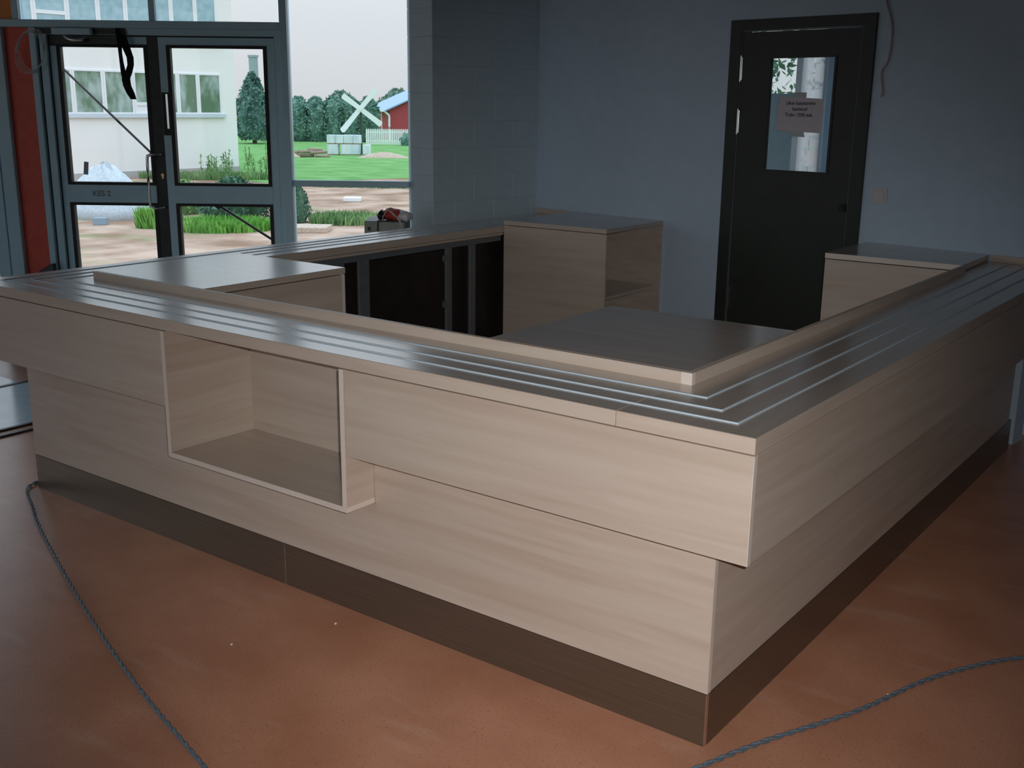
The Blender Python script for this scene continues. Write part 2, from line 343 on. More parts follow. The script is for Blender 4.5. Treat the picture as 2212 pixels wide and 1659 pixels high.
w7 = thing('window_7', None, None, (F1.x, -4, 0.45), kind='structure')  # unseen glazing, added so the hall gets daylight from the left
bm = bmesh.new(); n7 = 6
for k in range(n7 + 1): yk = YB + 0.04 + (F1.y - YB - 0.08) * k / n7; bx(bm, F1.x - 0.10, F1.x - 0.02, yk - 0.03, yk + 0.03, 0.45, HC)
link('window_frame', bm, 'frame', w7)
for k in range(n7): a = YB + 0.07 + (F1.y - YB - 0.08) * k / n7; link('pane', box(F1.x - 0.062, F1.x - 0.056, a, a + (F1.y - YB - 0.08) / n7 - 0.06, 0.45, HC), 'glass', w7)
# left stub wall of painted blocks, square to the back wall; runs from the corner towards the viewer
lw = thing('wall_left', None, None, (WS, 0, 0), WALL, kind='structure')
LWL, LWT = 1.04, 0.272
bm = box(WS - LWT + 0.004, WS - 0.004, -LWL + 0.006, 0.0, 0, HC); link('mortar', bm, 'mortar', lw)
BLK = {}
def block(y0, y1, z):
    key = round(y1 - y0, 3)
    h = 0.185
    if key not in BLK:
        b = box(WS - LWT, WS, y0, y1, z, z + h); o = link('block', b, 'block', lw, bevel=0.003); BLK[key] = (o.data, y0, z)
    else:
        me, yy, zz = BLK[key]; o = bpy.data.objects.new('block', me); COL.objects.link(o); o.parent = lw.e
        o.location = (0, y0 - yy, z - zz)
for i in range(18):
    z = 0.002 + i * 0.1875
    js = [-LWL, -LWL + 0.20, -LWL + 0.59, -LWL + 0.98, -0.006] if i % 2 else [-LWL, -LWL + 0.39, -LWL + 0.78, -0.006]
    for a, b in zip(js, js[1:]): block(a, b - 0.005, z)
# skirting on the back wall
bm = bmesh.new(); bx(bm, WS + 0.01, DS0 - 0.003, -0.014, -0.001, 0, 0.07); link('baseboard_back', bm, 'door_frame', fr=WALL, kind='structure')

# ================================================================== INTERIOR DOOR
d2 = thing('door_2', 'dark green door with a narrow glazed light in the white back wall', None, (1.0, 0, 0), WALL, kind='structure')
fw = 0.085
bm = bmesh.new()
pts = [(DS0, 0), (DS0 + fw, 0), (DS0 + fw, DZ - fw * 0.75), (DS1 - fw, DZ - fw * 0.75), (DS1 - fw, 0), (DS1, 0), (DS1, DZ), (DS0, DZ)]
prism_y(bm, pts, -0.018, 0.10); link('door_frame', bm, 'door_frame', d2, bevel=0.002)
bm = bmesh.new()
for x0, x1 in ((DS0 + fw, DS0 + fw + 0.006), (DS1 - fw - 0.006, DS1 - fw)): bx(bm, x0, x1, -0.010, 0.06, 0.0, DZ - fw * 0.75)
bx(bm, DS0 + fw, DS1 - fw, -0.010, 0.06, DZ - fw * 0.75 - 0.006, DZ - fw * 0.75)
link('rebate_glint', bm, 'stud', d2)  # pale strips stand in for light glancing off the rebate edges
lx0, lx1, lz1 = DS0 + fw + 0.010, DS1 - fw - 0.010, DZ - fw * 0.75 - 0.012
gx0, gx1, gz0, gz1 = 0.797, 1.259, 1.412, 2.112
bm = bmesh.new()
bx(bm, lx0, gx0, -0.006, 0.036, 0.006, lz1); bx(bm, gx1, lx1, -0.006, 0.036, 0.006, lz1)
bx(bm, gx0, gx1, -0.006, 0.036, 0.006, gz0); bx(bm, gx0, gx1, -0.006, 0.036, gz1, lz1)
leaf = link('door_leaf', bm, 'door', d2)
bm = bmesh.new(); e = 0.014
bx(bm, gx0, gx0 + e, -0.012, 0.0, gz0, gz1); bx(bm, gx1 - e, gx1, -0.012, 0.0, gz0, gz1); bx(bm, gx0 + e, gx1 - e, -0.012, 0.0, gz0, gz0 + e); bx(bm, gx0 + e, gx1 - e, -0.012, 0.0, gz1 - e, gz1)
link('glazing_bead', bm, 'door_frame', leaf)
link('pane', box(gx0 + 0.002, gx1 - 0.002, 0.012, 0.016, gz0 + 0.002, gz1 - 0.002), 'glass', leaf)
for z in (2.04, 1.715, 0.58):
    bm = bmesh.new(); cyl(bm, (lx0 - 0.004, -0.016, z - 0.08), (0, 0, 1), 0.0055, 0.16, 10); bx(bm, lx0 - 0.010, lx0 + 0.004, -0.012, -0.0065, z - 0.07, z + 0.07)
    link('hinge', bm, 'steel', d2, label='chrome hinge')
bm = bmesh.new(); cyl(bm, (1.376, -0.022, 1.225), (0, 1, 0), 0.026, 0.018, 20); cyl(bm, (1.376, -0.032, 1.225), (0, 1, 0), 0.014, 0.012, 16)
link('lock', bm, 'black', leaf, label='black round lock rosette')
# notice on the glass
sg = thing('paper_notice', 'white paper notice with three lines of print taped to the glass of the dark door', 'notice', (1.02, 0.01, 1.76), WALL)
# print hangs slightly clockwise
bm = bmesh.new(); prism_y(bm, [(0.864, 1.668), (1.176, 1.656), (1.184, 1.858), (0.872, 1.872)], 0.0088, 0.0098); sh = link('sheet', bm, 'paper', sg)
text('print', 'Ukse kasutamine', 0.030, (1.026, 0.0084, 1.832), WALL, 'ink', sg)
text('print', 'keelatud', 0.030, (1.023, 0.0084, 1.797), WALL, 'ink', sg)
text('print', 'Trahv 1500 eek.', 0.030, (1.020, 0.0084, 1.762), WALL, 'ink', sg)
bm = bmesh.new(); prism_y(bm, [(0.972, 1.860), (1.060, 1.858), (1.062, 1.896), (0.973, 1.897)], 0.0100, 0.0108); link('tape_strip', bm, 'tape', sg)
bm = bmesh.new(); prism_y(bm, [(0.952, 1.634), (1.070, 1.630), (1.058, 1.668), (0.962, 1.670)], 0.0100, 0.0108); link('tape_strip', bm, 'tape', sg)

# wall switch and loose wire
sw = thing('light_switch', 'square white light switch on the wall right of the dark door', 'switch', (1.607, 0, 1.27), WALL)
link('plate', box(1.563, 1.651, -0.010, 0.001, 1.270, 1.354), 'white_plastic', sw, bevel=0.003)
link('rocker', box(1.577, 1.637, -0.015, -0.009, 1.284, 1.340), 'white_plastic', sw, bevel=0.002)
pts = [(1.530, -0.006, HC - 0.001), (1.515, -0.012, 2.6), (1.539, -0.012, 2.40), (1.578, -0.012, 2.298), (1.591, -0.010, 2.198), (1.582, -0.010, 2.072), (1.549, -0.010, 2.01), (1.565, -0.010, 1.907), (1.561, -0.012, 1.869)]
bm = bmesh.new(); tube(bm, smooth_path(pts, 6), 0.0055, 6)
link('loose_wire', bm, 'wire', loc=(1.55, -0.006, HC - 0.001), fr=WALL, label='thin pinkish wire hanging loose down the wall above the light switch', cat='wire', smooth=True)

# ================================================================== ROOM BEHIND THE DOOR
for k, x in enumerate((-1.75, 2.30)):
    bm = bmesh.new(); bx(bm, x, x + 0.1, T, 0.35, 0, HC); bx(bm, x, x + 0.1, 2.35, 2.75, 0, HC); bx(bm, x, x + 0.1, 0.35, 2.35, 0, 0.9); bx(bm, x, x + 0.1, 0.35, 2.35, 2.65, HC)
    link('wall_side_room', bm, 'wall', fr=WALL, kind='structure')
    w8 = thing('window_%d' % (8 + k), None, None, (x + 0.05, 1.35, 0.9), WALL, kind='structure')  # unseen side window, added to brighten the room behind the door
    bm = bmesh.new(); bx(bm, x + 0.03, x + 0.08, 0.35, 0.41, 0.9, 2.65); bx(bm, x + 0.03, x + 0.08, 2.29, 2.35, 0.9, 2.65); bx(bm, x + 0.03, x + 0.08, 0.41, 2.29, 0.9, 0.96); bx(bm, x + 0.03, x + 0.08, 0.41, 2.29, 2.59, 2.65)
    link('window_frame', bm, 'pvc', w8); link('pane', box(x + 0.05, x + 0.056, 0.41, 2.29, 0.96, 2.59), 'glass', w8)
bm = bmesh.new(); bx(bm, -1.65, 2.3, T, 2.65, -0.05, 0.0); link('floor_side_room', bm, 'concrete', fr=WALL, kind='structure')
bm = bmesh.new(); bx(bm, -1.65, 2.3, T, 2.65, HC, HC + 0.05); link('ceiling_side_room', bm, 'ceiling', fr=WALL, kind='structure')
# far wall with a window running from -1.45 to -0.28
bm = bmesh.new(); bx(bm, -1.65, -1.45, 2.55, 2.65, 0, HC); bx(bm, -0.28, 2.3, 2.55, 2.65, 0, HC); bx(bm, -1.45, -0.28, 2.55, 2.65, 0, 0.9); bx(bm, -1.45, -0.28, 2.55, 2.65, 2.65, HC)
link('wall_far', bm, 'wall', fr=WALL, kind='structure')
w5 = thing('window_5', None, None, (-0.9, 2.55, 0.9), WALL, kind='structure')
bm = bmesh.new()
for x0, x1 in ((-1.45, -1.40), (-0.60, -0.52), (-0.33, -0.28)): bx(bm, x0, x1, 2.57, 2.62, 0.9, 2.65)
bx(bm, -1.40, -0.60, 2.57, 2.62, 0.9, 0.96); bx(bm, -0.52, -0.33, 2.57, 2.62, 0.9, 0.96); bx(bm, -1.40, -0.60, 2.57, 2.62, 2.59, 2.65); bx(bm, -0.52, -0.33, 2.57, 2.62, 2.59, 2.65)
link('window_frame', bm, 'pvc', w5)
link('pane', box(-1.40, -0.60, 2.592, 2.597, 0.96, 2.59), 'glass', w5); link('pane', box(-0.52, -0.33, 2.592, 2.597, 0.96, 2.59), 'glass', w5)
link('window_sill', box(-1.5, -0.10, 2.36, 2.55, 1.235, 1.262), 'white_plastic', w5)
bl = thing('window_blind', 'glowing white blind in the window seen through the door glass', 'blind', (-0.4, 2.53, 2.6), WALL)
for k, (a, b) in enumerate(((-0.515, -0.402), (-0.398, -0.285))): link('blind_panel', box(a, b, 2.530, 2.532, 1.27, 2.62), 'blind', bl)
cp = thing('storage_cupboard', 'grey cupboard behind the dark door, seen through its glass', 'cupboard', (-0.3, 1.4, 0), WALL)
link('carcass', box(-1.3, -0.060, 1.22, 1.70, 0.0, 1.912), mat('grey cupboard paint', (0.50, 0.60, 0.62), (0.55, 0.65, 0.67), 0.5), cp, bevel=0.003)
link('cupboard_door', box(-0.70, -0.065, 1.20, 1.218, 0.05, 1.90), mat('grey cupboard door paint', (0.50, 0.60, 0.62), (0.56, 0.66, 0.68), 0.5), cp, bevel=0.002)
link('label_holder', box(-0.22, -0.075, 1.19, 1.199, 1.55, 1.60), mat('brown label strip', (0.16, 0.10, 0.08), None, 0.6), cp)

# ================================================================== GLASS ENTRANCE FRONT (facade frame)
HD0, HD1 = 2.285, 2.335
def member(bm, u0, u1, z0, z1, w0=-0.05, w1=0.07): bx(bm, u0, u1, w0, w1, z0, z1)
# fixed window right of the door
w1 = thing('window_1', None, None, (-1.2, 0, 0), FACADE, kind='structure')
bm = bmesh.new(); member(bm, -1.634, -1.585, 0, HC); link('mullion', bm, 'frame', w1, bevel=0.003)
bm = bmesh.new(); member(bm, -0.738, -0.69, 0, HC, 0.03, 0.09); link('mullion', bm, 'frame', w1, bevel=0.003)
bm = bmesh.new(); member(bm, -1.584, -0.753, 1.219, 1.262, -0.03, 0.05); link('transom', bm, 'frame', w1, bevel=0.003)
bm = bmesh.new(); member(bm, -1.584, -0.753, 0.0, 0.06, -0.03, 0.05); link('bottom_rail', bm, 'frame', w1, bevel=0.003)
bm = bmesh.new(); member(bm, -1.584, -0.753, HC - 0.06, HC, -0.03, 0.05); link('top_rail', bm, 'frame', w1, bevel=0.003)
link('pane', box(-1.584, -0.753, 0.018, 0.024, 1.262, HC - 0.06), 'glass', w1); link('pane', box(-1.584, -0.753, 0.018, 0.024, 0.06, 1.219), 'glass', w1)
# glazing above the doors
w2 = thing('window_2', None, None, (-2.5, 0, HD0), FACADE, kind='structure')
bm = bmesh.new(); member(bm, -6.2, -1.635, HD0, HD1); link('header', bm, 'frame', w2, bevel=0.003)
bm = bmesh.new(); member(bm, -2.535, -2.495, HD1 + 0.001, HC - 0.061, -0.03, 0.06); link('mullion', bm, 'frame', w2, bevel=0.003)
bm = bmesh.new(); member(bm, -3.478, -3.436, HD1 + 0.001, HC - 0.061, -0.03, 0.06); link('mullion', bm, 'frame', w2, bevel=0.003)
bm = bmesh.new(); member(bm, -6.2, -1.635, HC - 0.06, HC, -0.03, 0.06); link('top_rail', bm, 'frame', w2, bevel=0.003)
link('pane', box(-2.494, -1.636, 0.015, 0.021, HD1, HC - 0.06), 'glass', w2); link('pane', box(-3.435, -2.536, 0.015, 0.021, HD1, HC - 0.06), 'glass', w2)
link('infill_panel', box(-4.25, -3.479, 0.0, 0.03, HD1 + 0.001, HC - 0.061), 'orange', w2, label='amber orange infill panel')
# red panel and posts left of the doors
w3 = thing('window_3', None, None, (-3.5, 0, 0), FACADE, kind='structure')
for a, b in ((-3.742, -3.657), (-3.651, -3.557)):
    bm = bmesh.new(); member(bm, a, b, 0, HD0 - 0.001); link('post', bm, 'frame', w3, bevel=0.004)
link('post_joint', box(-3.657, -3.651, -0.03, 0.05, 0, HD0 - 0.001), 'gasket', w3)
link('infill_panel', box(-3.556, -3.368, -0.005, 0.03, 0, HD0 - 0.001), 'red', w3, label='red infill panel')
bm = bmesh.new(); member(bm, -3.367, -3.322, 0, HD0 - 0.001); link('post', bm, 'frame', w3, bevel=0.004)
# more glazing further left, outside the picture
w4 = thing('window_4', None, None, (-5, 0, 0), FACADE, kind='structure')
bm = bmesh.new(); member(bm, -5.0, -4.94, 0, HD0 - 0.001); member(bm, -6.2, -6.12, 0, HC); member(bm, -4.94, -3.744, 0, 0.06, -0.03, 0.06); member(bm, -6.12, -5.0, 0, 0.06, -0.03, 0.06); member(bm, -4.31, -4.25, HD1 + 0.001, HC - 0.061, -0.03, 0.06)
link('frame', bm, 'frame', w4)
link('pane', box(-4.94, -3.744, 0.015, 0.021, 0.06, HD0), 'glass', w4); link('pane', box(-6.12, -5.0, 0.015, 0.021, 0.06, HD0), 'glass', w4); link('pane', box(-6.12, -4.31, 0.015, 0.021, HD1, HC - 0.06), 'glass', w4)

# double entrance door
d1 = thing('door_1', None, None, (-2.5, 0, 0), FACADE, kind='structure')
bm = bmesh.new(); bx(bm, -3.306, -3.258, -0.03, 0.06, 0, 2.240); bx(bm, -1.677, -1.635, -0.03, 0.06, 0, 2.240); bx(bm, -3.306, -1.635, -0.03, 0.06, 2.240, HD0 - 0.001)
link('door_frame', bm, 'frame', d1)
bm = bmesh.new(); bx(bm, -3.321, -3.307, -0.01, 0.05, 0, HD0 - 0.001); bx(bm, -3.257, -3.250, 0.0, 0.05, 0, 2.239); bx(bm, -1.684, -1.678, 0.0, 0.05, 0, 2.239); bx(bm, -3.249, -1.685, 0.005, 0.05, 2.232, 2.239)
link('door_seal', bm, 'gasket', d1)
def gasket_ring(u0, u1, z0, z1, t=0.026):
    bm = bmesh.new(); a, b = -0.002, 0.05
    bx(bm, u0, u0 + t, a, b, z0, z1); bx(bm, u1 - t, u1, a, b, z0, z1); bx(bm, u0 + t, u1 - t, a, b, z0, z0 + t * 0.75); bx(bm, u0 + t, u1 - t, a, b, z1 - t * 0.75, z1); return bm
W0, W1 = 0.002, 0.055
def leaf_parts(ua, ub, sa, sb, top_m, lock_m, film_side):
    """ua..ub outer width; sa, sb stile widths"""
    lf = link('door_leaf', box(ua, ub, W0, W1, 0.01, 0.20), 'frame', d1, label='bottom rail of the glazed leaf')
    link('stile', box(ua, ua + sa, W0, W1, 0.201, 2.230), lock_m if film_side == 'a' else 'frame', lf)
    link('stile', box(ub - sb, ub, W0, W1, 0.201, 2.230), lock_m if film_side == 'b' else 'frame', lf)
    link('top_rail', box(ua + sa, ub - sb, W0, W1, 2.180, 2.230), top_m, lf)
    link('middle_rail', box(ua + sa, ub - sb, W0 - 0.004, W1, 1.088, 1.212), 'frame', lf)
    for z0, z1 in ((0.201, 1.087), (1.213, 2.179)):
        link('gasket', gasket_ring(ua + sa, ub - sb, z0, z1), 'gasket', lf)
        link('pane', box(ua + sa + 0.004, ub - sb - 0.004, 0.02, 0.026, z0 + 0.004, z1 - 0.004), 'glass', lf)
    return lf
LF = leaf_parts(-3.249, -2.495, 0.045, 0.076, 'frame', 'film', 'b')
RF = leaf_parts(-2.493, -1.685, 0.054, 0.053, 'frame', 'film', 'none')
# left leaf : black film along the top, pull handles, key cylinder
link('protective_film', box(-3.247, -2.735, W0 - 0.004, W0 - 0.001, 2.165, 2.229), 'film', LF, label='black film over the top rail')
link('header_film', box(-3.30, -2.72, -0.035, -0.0305, 2.242, 2.283), 'film', d1, label='black film over the frame head')
def pull(w, grip, sgn):
    pts = [(-2.515, w, 1.432), (-2.555, grip, 1.436), (-2.588, grip, 1.425), (-2.600, grip, 1.39), (-2.600, grip, 1.10), (-2.588, grip, 1.068), (-2.555, grip, 1.056), (-2.515, w, 1.060)]
    return tube(bmesh.new(), smooth_path(pts, 4), 0.010, 10)
link('pull_handle', pull(0.002, -0.075, 1), 'steel', LF, smooth=True, label='steel bow handle inside')
bm = bmesh.new(); tube(bm, smooth_path([(-2.53, 0.056, 1.40), (-2.53, 0.13, 1.40), (-2.53, 0.14, 1.38), (-2.53, 0.14, 1.14), (-2.53, 0.13, 1.12), (-2.53, 0.056, 1.12)], 4), 0.010, 10)
link('pull_handle', bm, 'steel', LF, smooth=True, label='steel bow handle outside')
bm = bmesh.new(); cyl(bm, (-2.520, -0.006, 1.288), (0, 1, 0), 0.011, 0.01, 12); bx(bm, -2.526, -2.514, -0.004, 0.002, 1.262, 1.286); link('key_cylinder', bm, 'brass', LF)
# right leaf : flush bolt on the meeting stile
bm = bmesh.new(); bx(bm, -2.490, -2.442, -0.004, 0.0015, 1.565, 1.86); link('bolt_recess', bm, 'gasket', RF)
bm = bmesh.new(); bx(bm, -2.462, -2.444, -0.012, -0.0045, 1.61, 1.85); link('flush_bolt', bm, 'steel', RF, bevel=0.002)
# closer above the left leaf
bm = bmesh.new(); bx(bm, -3.195, -2.925, -0.085, -0.036, 2.236, 2.280); dc = link('door_closer', bm, 'frame', d1, bevel=0.004, label='box-shaped door closer')
bm = bmesh.new(); tube(bm, smooth_path([(-3.11, -0.07, 2.236), (-3.10, -0.075, 2.215), (-3.06, -0.08, 2.203), (-3.00, -0.07, 2.205), (-2.985, -0.03, 2.215)], 4), 0.009, 8); link('closer_arm', bm, 'steel', dc, smooth=True)
text('pencil_mark', 'KES 2', 0.055, (-2.968, -0.0028, 1.150), FACADE, 'pencil', LF)

# strap hanging from the closer
bm = bmesh.new()
def ribbon(bm, pts, wd):
    L = []; n = len(pts)
    for (u, w, z, a) in pts:
        dx, dy = math.cos(a) * wd / 2, math.sin(a) * wd / 2
        L.append((bm.verts.new((u - dx, w - dy, z)), bm.verts.new((u + dx, w + dy, z))))
    for a, b in zip(L, L[1:]): bm.faces.new((a[0], a[1], b[1], b[0]))
ribbon(bm, [(-2.735, -0.045, 2.285, 0), (-2.715, -0.055, 2.22, 0.3), (-2.692, -0.06, 2.15, 0.6), (-2.672, -0.06, 2.09, 0.9), (-2.672, -0.06, 2.04, 1.0), (-2.690, -0.06, 1.99, 0.8), (-2.715, -0.055, 1.945, 0.4), (-2.710, -0.05, 1.90, 0.2), (-2.690, -0.05, 1.85, 0.5), (-2.672, -0.05, 1.81, 1.1)], 0.055)
ribbon(bm, [(-2.745, -0.050, 2.285, 0.2), (-2.738, -0.060, 2.20, 0.9), (-2.738, -0.060, 2.12, 1.2), (-2.734, -0.058, 2.05, 1.1), (-2.728, -0.055, 1.99, 0.7), (-2.718, -0.052, 1.93, 0.4)], 0.038)
bmesh.ops.solidify(bm, geom=list(bm.faces), thickness=0.002)
link('hanging_strap', bm, 'film', loc=(-2.73, -0.045, 2.285), fr=FACADE, label='twisted black strap hanging from the frame over the left door leaf', cat='strap')
# coil of thin flex on the post
bm = bmesh.new()
for k in range(4):
    pts = []
    for i in range(25):
        a = 2 * PI * i / 24 + 0.3 * k
        pts.append((-3.352 + (0.085 + 0.006 * k) * math.cos(a) + 0.012 * k * math.sin(a), -0.062 - 0.006 * k, 2.125 + (0.125 + 0.008 * k) * math.sin(a)))
    tube(bm, pts, 0.0028, 5)
link('flex_coil', bm, 'wire_white', loc=(-3.35, -0.06, 2.25), fr=FACADE, label='coil of thin pale flex hung at the top of the red panel', cat='cable', smooth=True)
# diagonal rods on the outer side of the leaves
bm = bmesh.new(); tube(bm, [(-3.20, 0.066, 2.02), (-2.535, 0.066, 1.36)], 0.0085, 8); link('brace_rod', bm, 'black', loc=(-3.2, 0.066, 2.02), fr=FACADE, label='black rod slanting across the upper glass of the left door leaf', cat='rod', smooth=True)
bm = bmesh.new(); tube(bm, [(-2.155, 0.066, 1.075), (-1.690, 0.066, 0.775)], 0.0095, 8); cyl(bm, (-2.150, 0.057, 1.072), (0, 1, 0), 0.026, 0.03, 12); link('brace_rod', bm, 'black', loc=(-2.15, 0.066, 1.07), fr=FACADE, label='black rod slanting across the lower glass of the right door leaf', cat='rod', smooth=False)
bm = bmesh.new(); prism_y(bm, [(-3.094, 1.285), (-3.062, 1.282), (-3.052, 1.372), (-3.083, 1.375)], 0.0150, 0.0195); link('sticker', bm, 'sticker', loc=(-3.07, 0.0195, 1.33), fr=FACADE, label='small grey sticker low on the upper glass of the left leaf', cat='sticker')
# dark wedge leaning at the foot of the post
bm = bmesh.new(); prism_y(bm, [(-3.50, 0.0), (-3.322, 0.0), (-3.322, 0.652), (-3.342, 0.650), (-3.50, 0.555)], -0.10, -0.055); link('leaning_board', bm, 'black', loc=(-3.41, -0.08, 0), fr=FACADE, label='black slanted board leaning at the foot of the red panel', cat='board', bevel=0.004)
# entrance mat strips on the floor
em = thing('entrance_mat', 'grey tiled strip with dark edges and painted blue sky sheen in the floor by the entrance', 'mat', (-5.0, 0.9, 0))
link('tile_field', box(-5.44, -4.56, -1.5, 2.0, 0.0, 0.006), 'mat_tile', em)
for a, b in ((-5.475, -5.441), (-4.559, -4.532), (-4.455, -4.425)): link('edge_bar', box(a, b, -1.5, 2.0, 0.0, 0.010), 'black', em)
link('tile_field', box(-6.40, -5.476, -1.5, 1.0, 0.0, 0.006), 'mat_tile', em)

# ================================================================== RECEPTION COUNTER
L = 3.528; OX, OY = 0.151, 0.134; ZP, ZS, ZW, ZT = 0.168, 0.653, 0.9557, 1.0
XO = -L - OX; XI = 0.151 - 0.375          # outer left edge ; inner edge of the right arm
YI = -OY + 0.375; XLI = XO + 0.375         # inner edge of front arm ; inner edge of left arm
YR = 3.60                                   # right arm end at the wall
def wall_y(x):                              # back wall plane in plan
    return WALL.w((0, 0, 0)).y + (x - WALL.o.x) * math.tan(WALL.a)
NX0, NX1, NZ0 = -2.268, -1.303, 0.449      # niche outer
NXL, NXR = -2.284, -1.302
rc = thing('reception_counter', 'pale maple counter body with an overhanging upper band and bronze metal plinth, below the worktop', 'counter', (-1.7, 0, 0))
PT = 0.019
# front, lower
bm = bmesh.new(); prism_y(bm, [(-L, ZP + 0.002), (0, ZP + 0.002), (0, ZS + 0.01), (NXR + 0.003, ZS + 0.01), (NXR + 0.003, NZ0 - 0.003), (NXL - 0.003, NZ0 - 0.003), (NXL - 0.003, ZS + 0.01), (-L, ZS + 0.01)], 0, PT)
link('lower_panel', bm, 'maple_x', rc)
link('lower_side_panel', box(-PT, -0.0005, PT + 0.0005, YR - 0.04, ZP + 0.002, ZS + 0.01), 'maple_y', rc)
link('edge_band', box(-0.0004, 0.0012, 0.0, PT, ZP + 0.002, ZS + 0.01), 'edge', rc)
link('lower_side_panel', box(-L, -L + PT, PT + 0.0005, wall_y(-3.2) - 0.02, ZP + 0.002, ZS + 0.01), 'maple_y', rc)
# plinth
link('plinth', box(-L, -1.786, -0.001, 0.012, 0.0, ZP), 'plinth_x', rc); link('plinth', box(-1.7825, -0.002, -0.001, 0.012, 0.0, ZP), 'plinth_x', rc)
link('plinth', box(-0.012, 0.001, 0.0125, YR + 0.02, 0.0, ZP), 'plinth_y', rc); link('plinth', box(-L - 0.001, -L + 0.012, 0.0125, wall_y(-3.5) - 0.02, 0.0, ZP), 'plinth_y', rc)
link('plinth_joint', box(-1.786, -1.7825, -0.0006, 0.012, 0.0, ZP), 'steel', rc); link('plinth_corner', box(-0.0016, 0.0013, -0.0013, 0.0125, 0.0, ZP), 'steel', rc, label='bright metal corner bead')
# upper band : panel left of niche, right of niche, right side, left side, soffits
zu0, zu1 = ZS, ZW - 0.0035
link('upper_panel', box(XO, NXL - 0.002, -OY, -OY + PT, zu0, zu1), 'maple_x', rc, bevel=0.0006)
link('upper_panel', box(NXR + 0.002, OX, -OY, -OY + PT, zu0, zu1), 'maple_x', rc, bevel=0.0006)
link('edge_band', box(OX - 0.0004, OX + 0.0012, -OY, -OY + PT, zu0, zu1), 'edge', rc)
link('upper_side_panel', box(OX - PT, OX - 0.0005, -OY + PT + 0.0005, YR - 0.01, zu0, zu1), 'maple_y', rc)
link('upper_side_panel', box(XO, XO + PT, -OY + PT + 0.0005, 3.29, zu0, zu1), 'maple_y', rc)
for q in ((XO + PT, NXL - 0.004, -OY + PT, -0.001), (NXR + 0.004, OX - PT, -OY + PT, -0.001), (0.002, OX - PT, 0, YR - 0.02), (XO + PT, -L - 0.001, 0, 3.28)): link('soffit', box(*q, ZS, ZS + 0.016), 'maple_x', rc)
# inner side : top rail, studs, brown boards coloured darker for shade
yl1 = wall_y(-3.28) - 0.03
link('inner_rail', box(XLI - 0.04, XLI - 0.019, 1.10, 3.36, 0.898, 0.936), 'stud', rc, label='grey steel top rail')
link('inner_fascia', box(XLI - 0.018, XLI, 1.10, 3.36, 0.938, ZW - 0.002), 'maple_y', rc)
link('back_board', box(XLI - 0.10, XLI - 0.085, 0.25, yl1 - 0.1, 0.05, 0.93), 'shaded_board', rc, label='brown back board with painted shade')
link('inner_sheet', box(XLI - 0.060, XLI - 0.050, 2.085, 2.79, 0.05, 0.885), 'shaded_board', rc, label='brown sheet between the studs with painted shade')
for a, b in ((1.24, 1.29), (1.81, 1.872), (1.99, 2.08), (2.792, 2.85), (3.036, 3.097)):
    bm = bmesh.new(); bx(bm, XLI - 0.048, XLI - 0.030, a, b, 0.0, 0.897); st = link('stud', bm, 'stud', rc, bevel=0.002)
    if a == 2.792:
        for z in (0.83, 0.53): link('bracket', box(XLI - 0.047, XLI - 0.026, a - 0.022, a - 0.001, z - 0.02, z + 0.02), 'stud', st)
link('inner_panel', box(XLI + 0.8, XI - 0.8, 0.296, 0.31, 0.0, ZW - 0.004), 'shaded_board', rc)
link('inner_panel', box(XI + 0.004, XI + 0.02, YI + 0.80, YR - 0.5, 0.0, ZW - 0.004), 'shaded_board', rc)

# worktop
wt = thing('worktop', 'continuous maple worktop with three raised aluminium strips running round the counter', 'worktop', (-1.7, 0, ZW))
XJ = -0.256
yb_l = wall_y(XO) + 0.0
link('worktop_section', box(XO, XJ - 0.001, -OY, YI, ZW, ZT), 'top_x', wt, bevel=0.0012)
bm = bmesh.new(); prism(bm, [(XJ, -OY), (OX, -OY), (OX, wall_y(OX) - 0.03), (XJ, wall_y(XJ) - 0.004)], ZW, ZT); link('worktop_section', bm, 'top_y', wt, bevel=0.0012)
bm = bmesh.new(); prism(bm, [(XO, YI + 0.001), (XLI, YI + 0.001), (XLI, wall_y(XLI) - 0.004), (-3.655, wall_y(-3.655) - 0.004), (-3.655, 4.10), (XO, 3.30)], ZW, ZT); link('worktop_section', bm, 'top_y', wt, bevel=0.0012)
# edges of the worktop read as paler maple
link('front_edge', box(XO + 0.0, XJ - 0.001, -OY - 0.0010, -OY, ZW + 0.001, ZT - 0.001), 'maple_x', wt); link('front_edge', box(XJ + 0.0015, OX, -OY - 0.0010, -OY, ZW + 0.001, ZT - 0.001), 'maple_x', wt)
link('side_edge', box(OX, OX + 0.0010, -OY, YR, ZW + 0.001, ZT - 0.001), 'maple_y', wt)
link('inner_edge', box(XLI, XLI + 0.0010, 1.10, 3.36, ZW + 0.001, ZT - 0.001), 'maple_y', wt)
sw_, sh_ = 0.0034, 0.0032
for g in (0.0912, 0.1803, 0.2741):
    xa, xb, ya = XO + g, OX - g, -OY + g
    q = sw_
    bm = bmesh.new(); prism(bm, [(xa - q, ya - q), (xb + q, ya - q), (xb - q, ya + q), (xa + q, ya + q)], ZT, ZT + sh_); link('metal_strip', bm, 'alu', wt, bevel=0.0005)
    bm = bmesh.new(); prism(bm, [(xb + q, ya - q), (xb + q, wall_y(xb) - 0.06), (xb - q, wall_y(xb) - 0.06), (xb - q, ya + q)], ZT, ZT + sh_); link('metal_strip', bm, 'alu', wt, bevel=0.0008)
    bm = bmesh.new(); prism(bm, [(xa - q, ya - q), (xa + q, ya + q), (xa + q, wall_y(xa) - 0.12), (xa - q, wall_y(xa) - 0.12)], ZT, ZT + sh_); link('metal_strip', bm, 'alu', wt, bevel=0.0008)
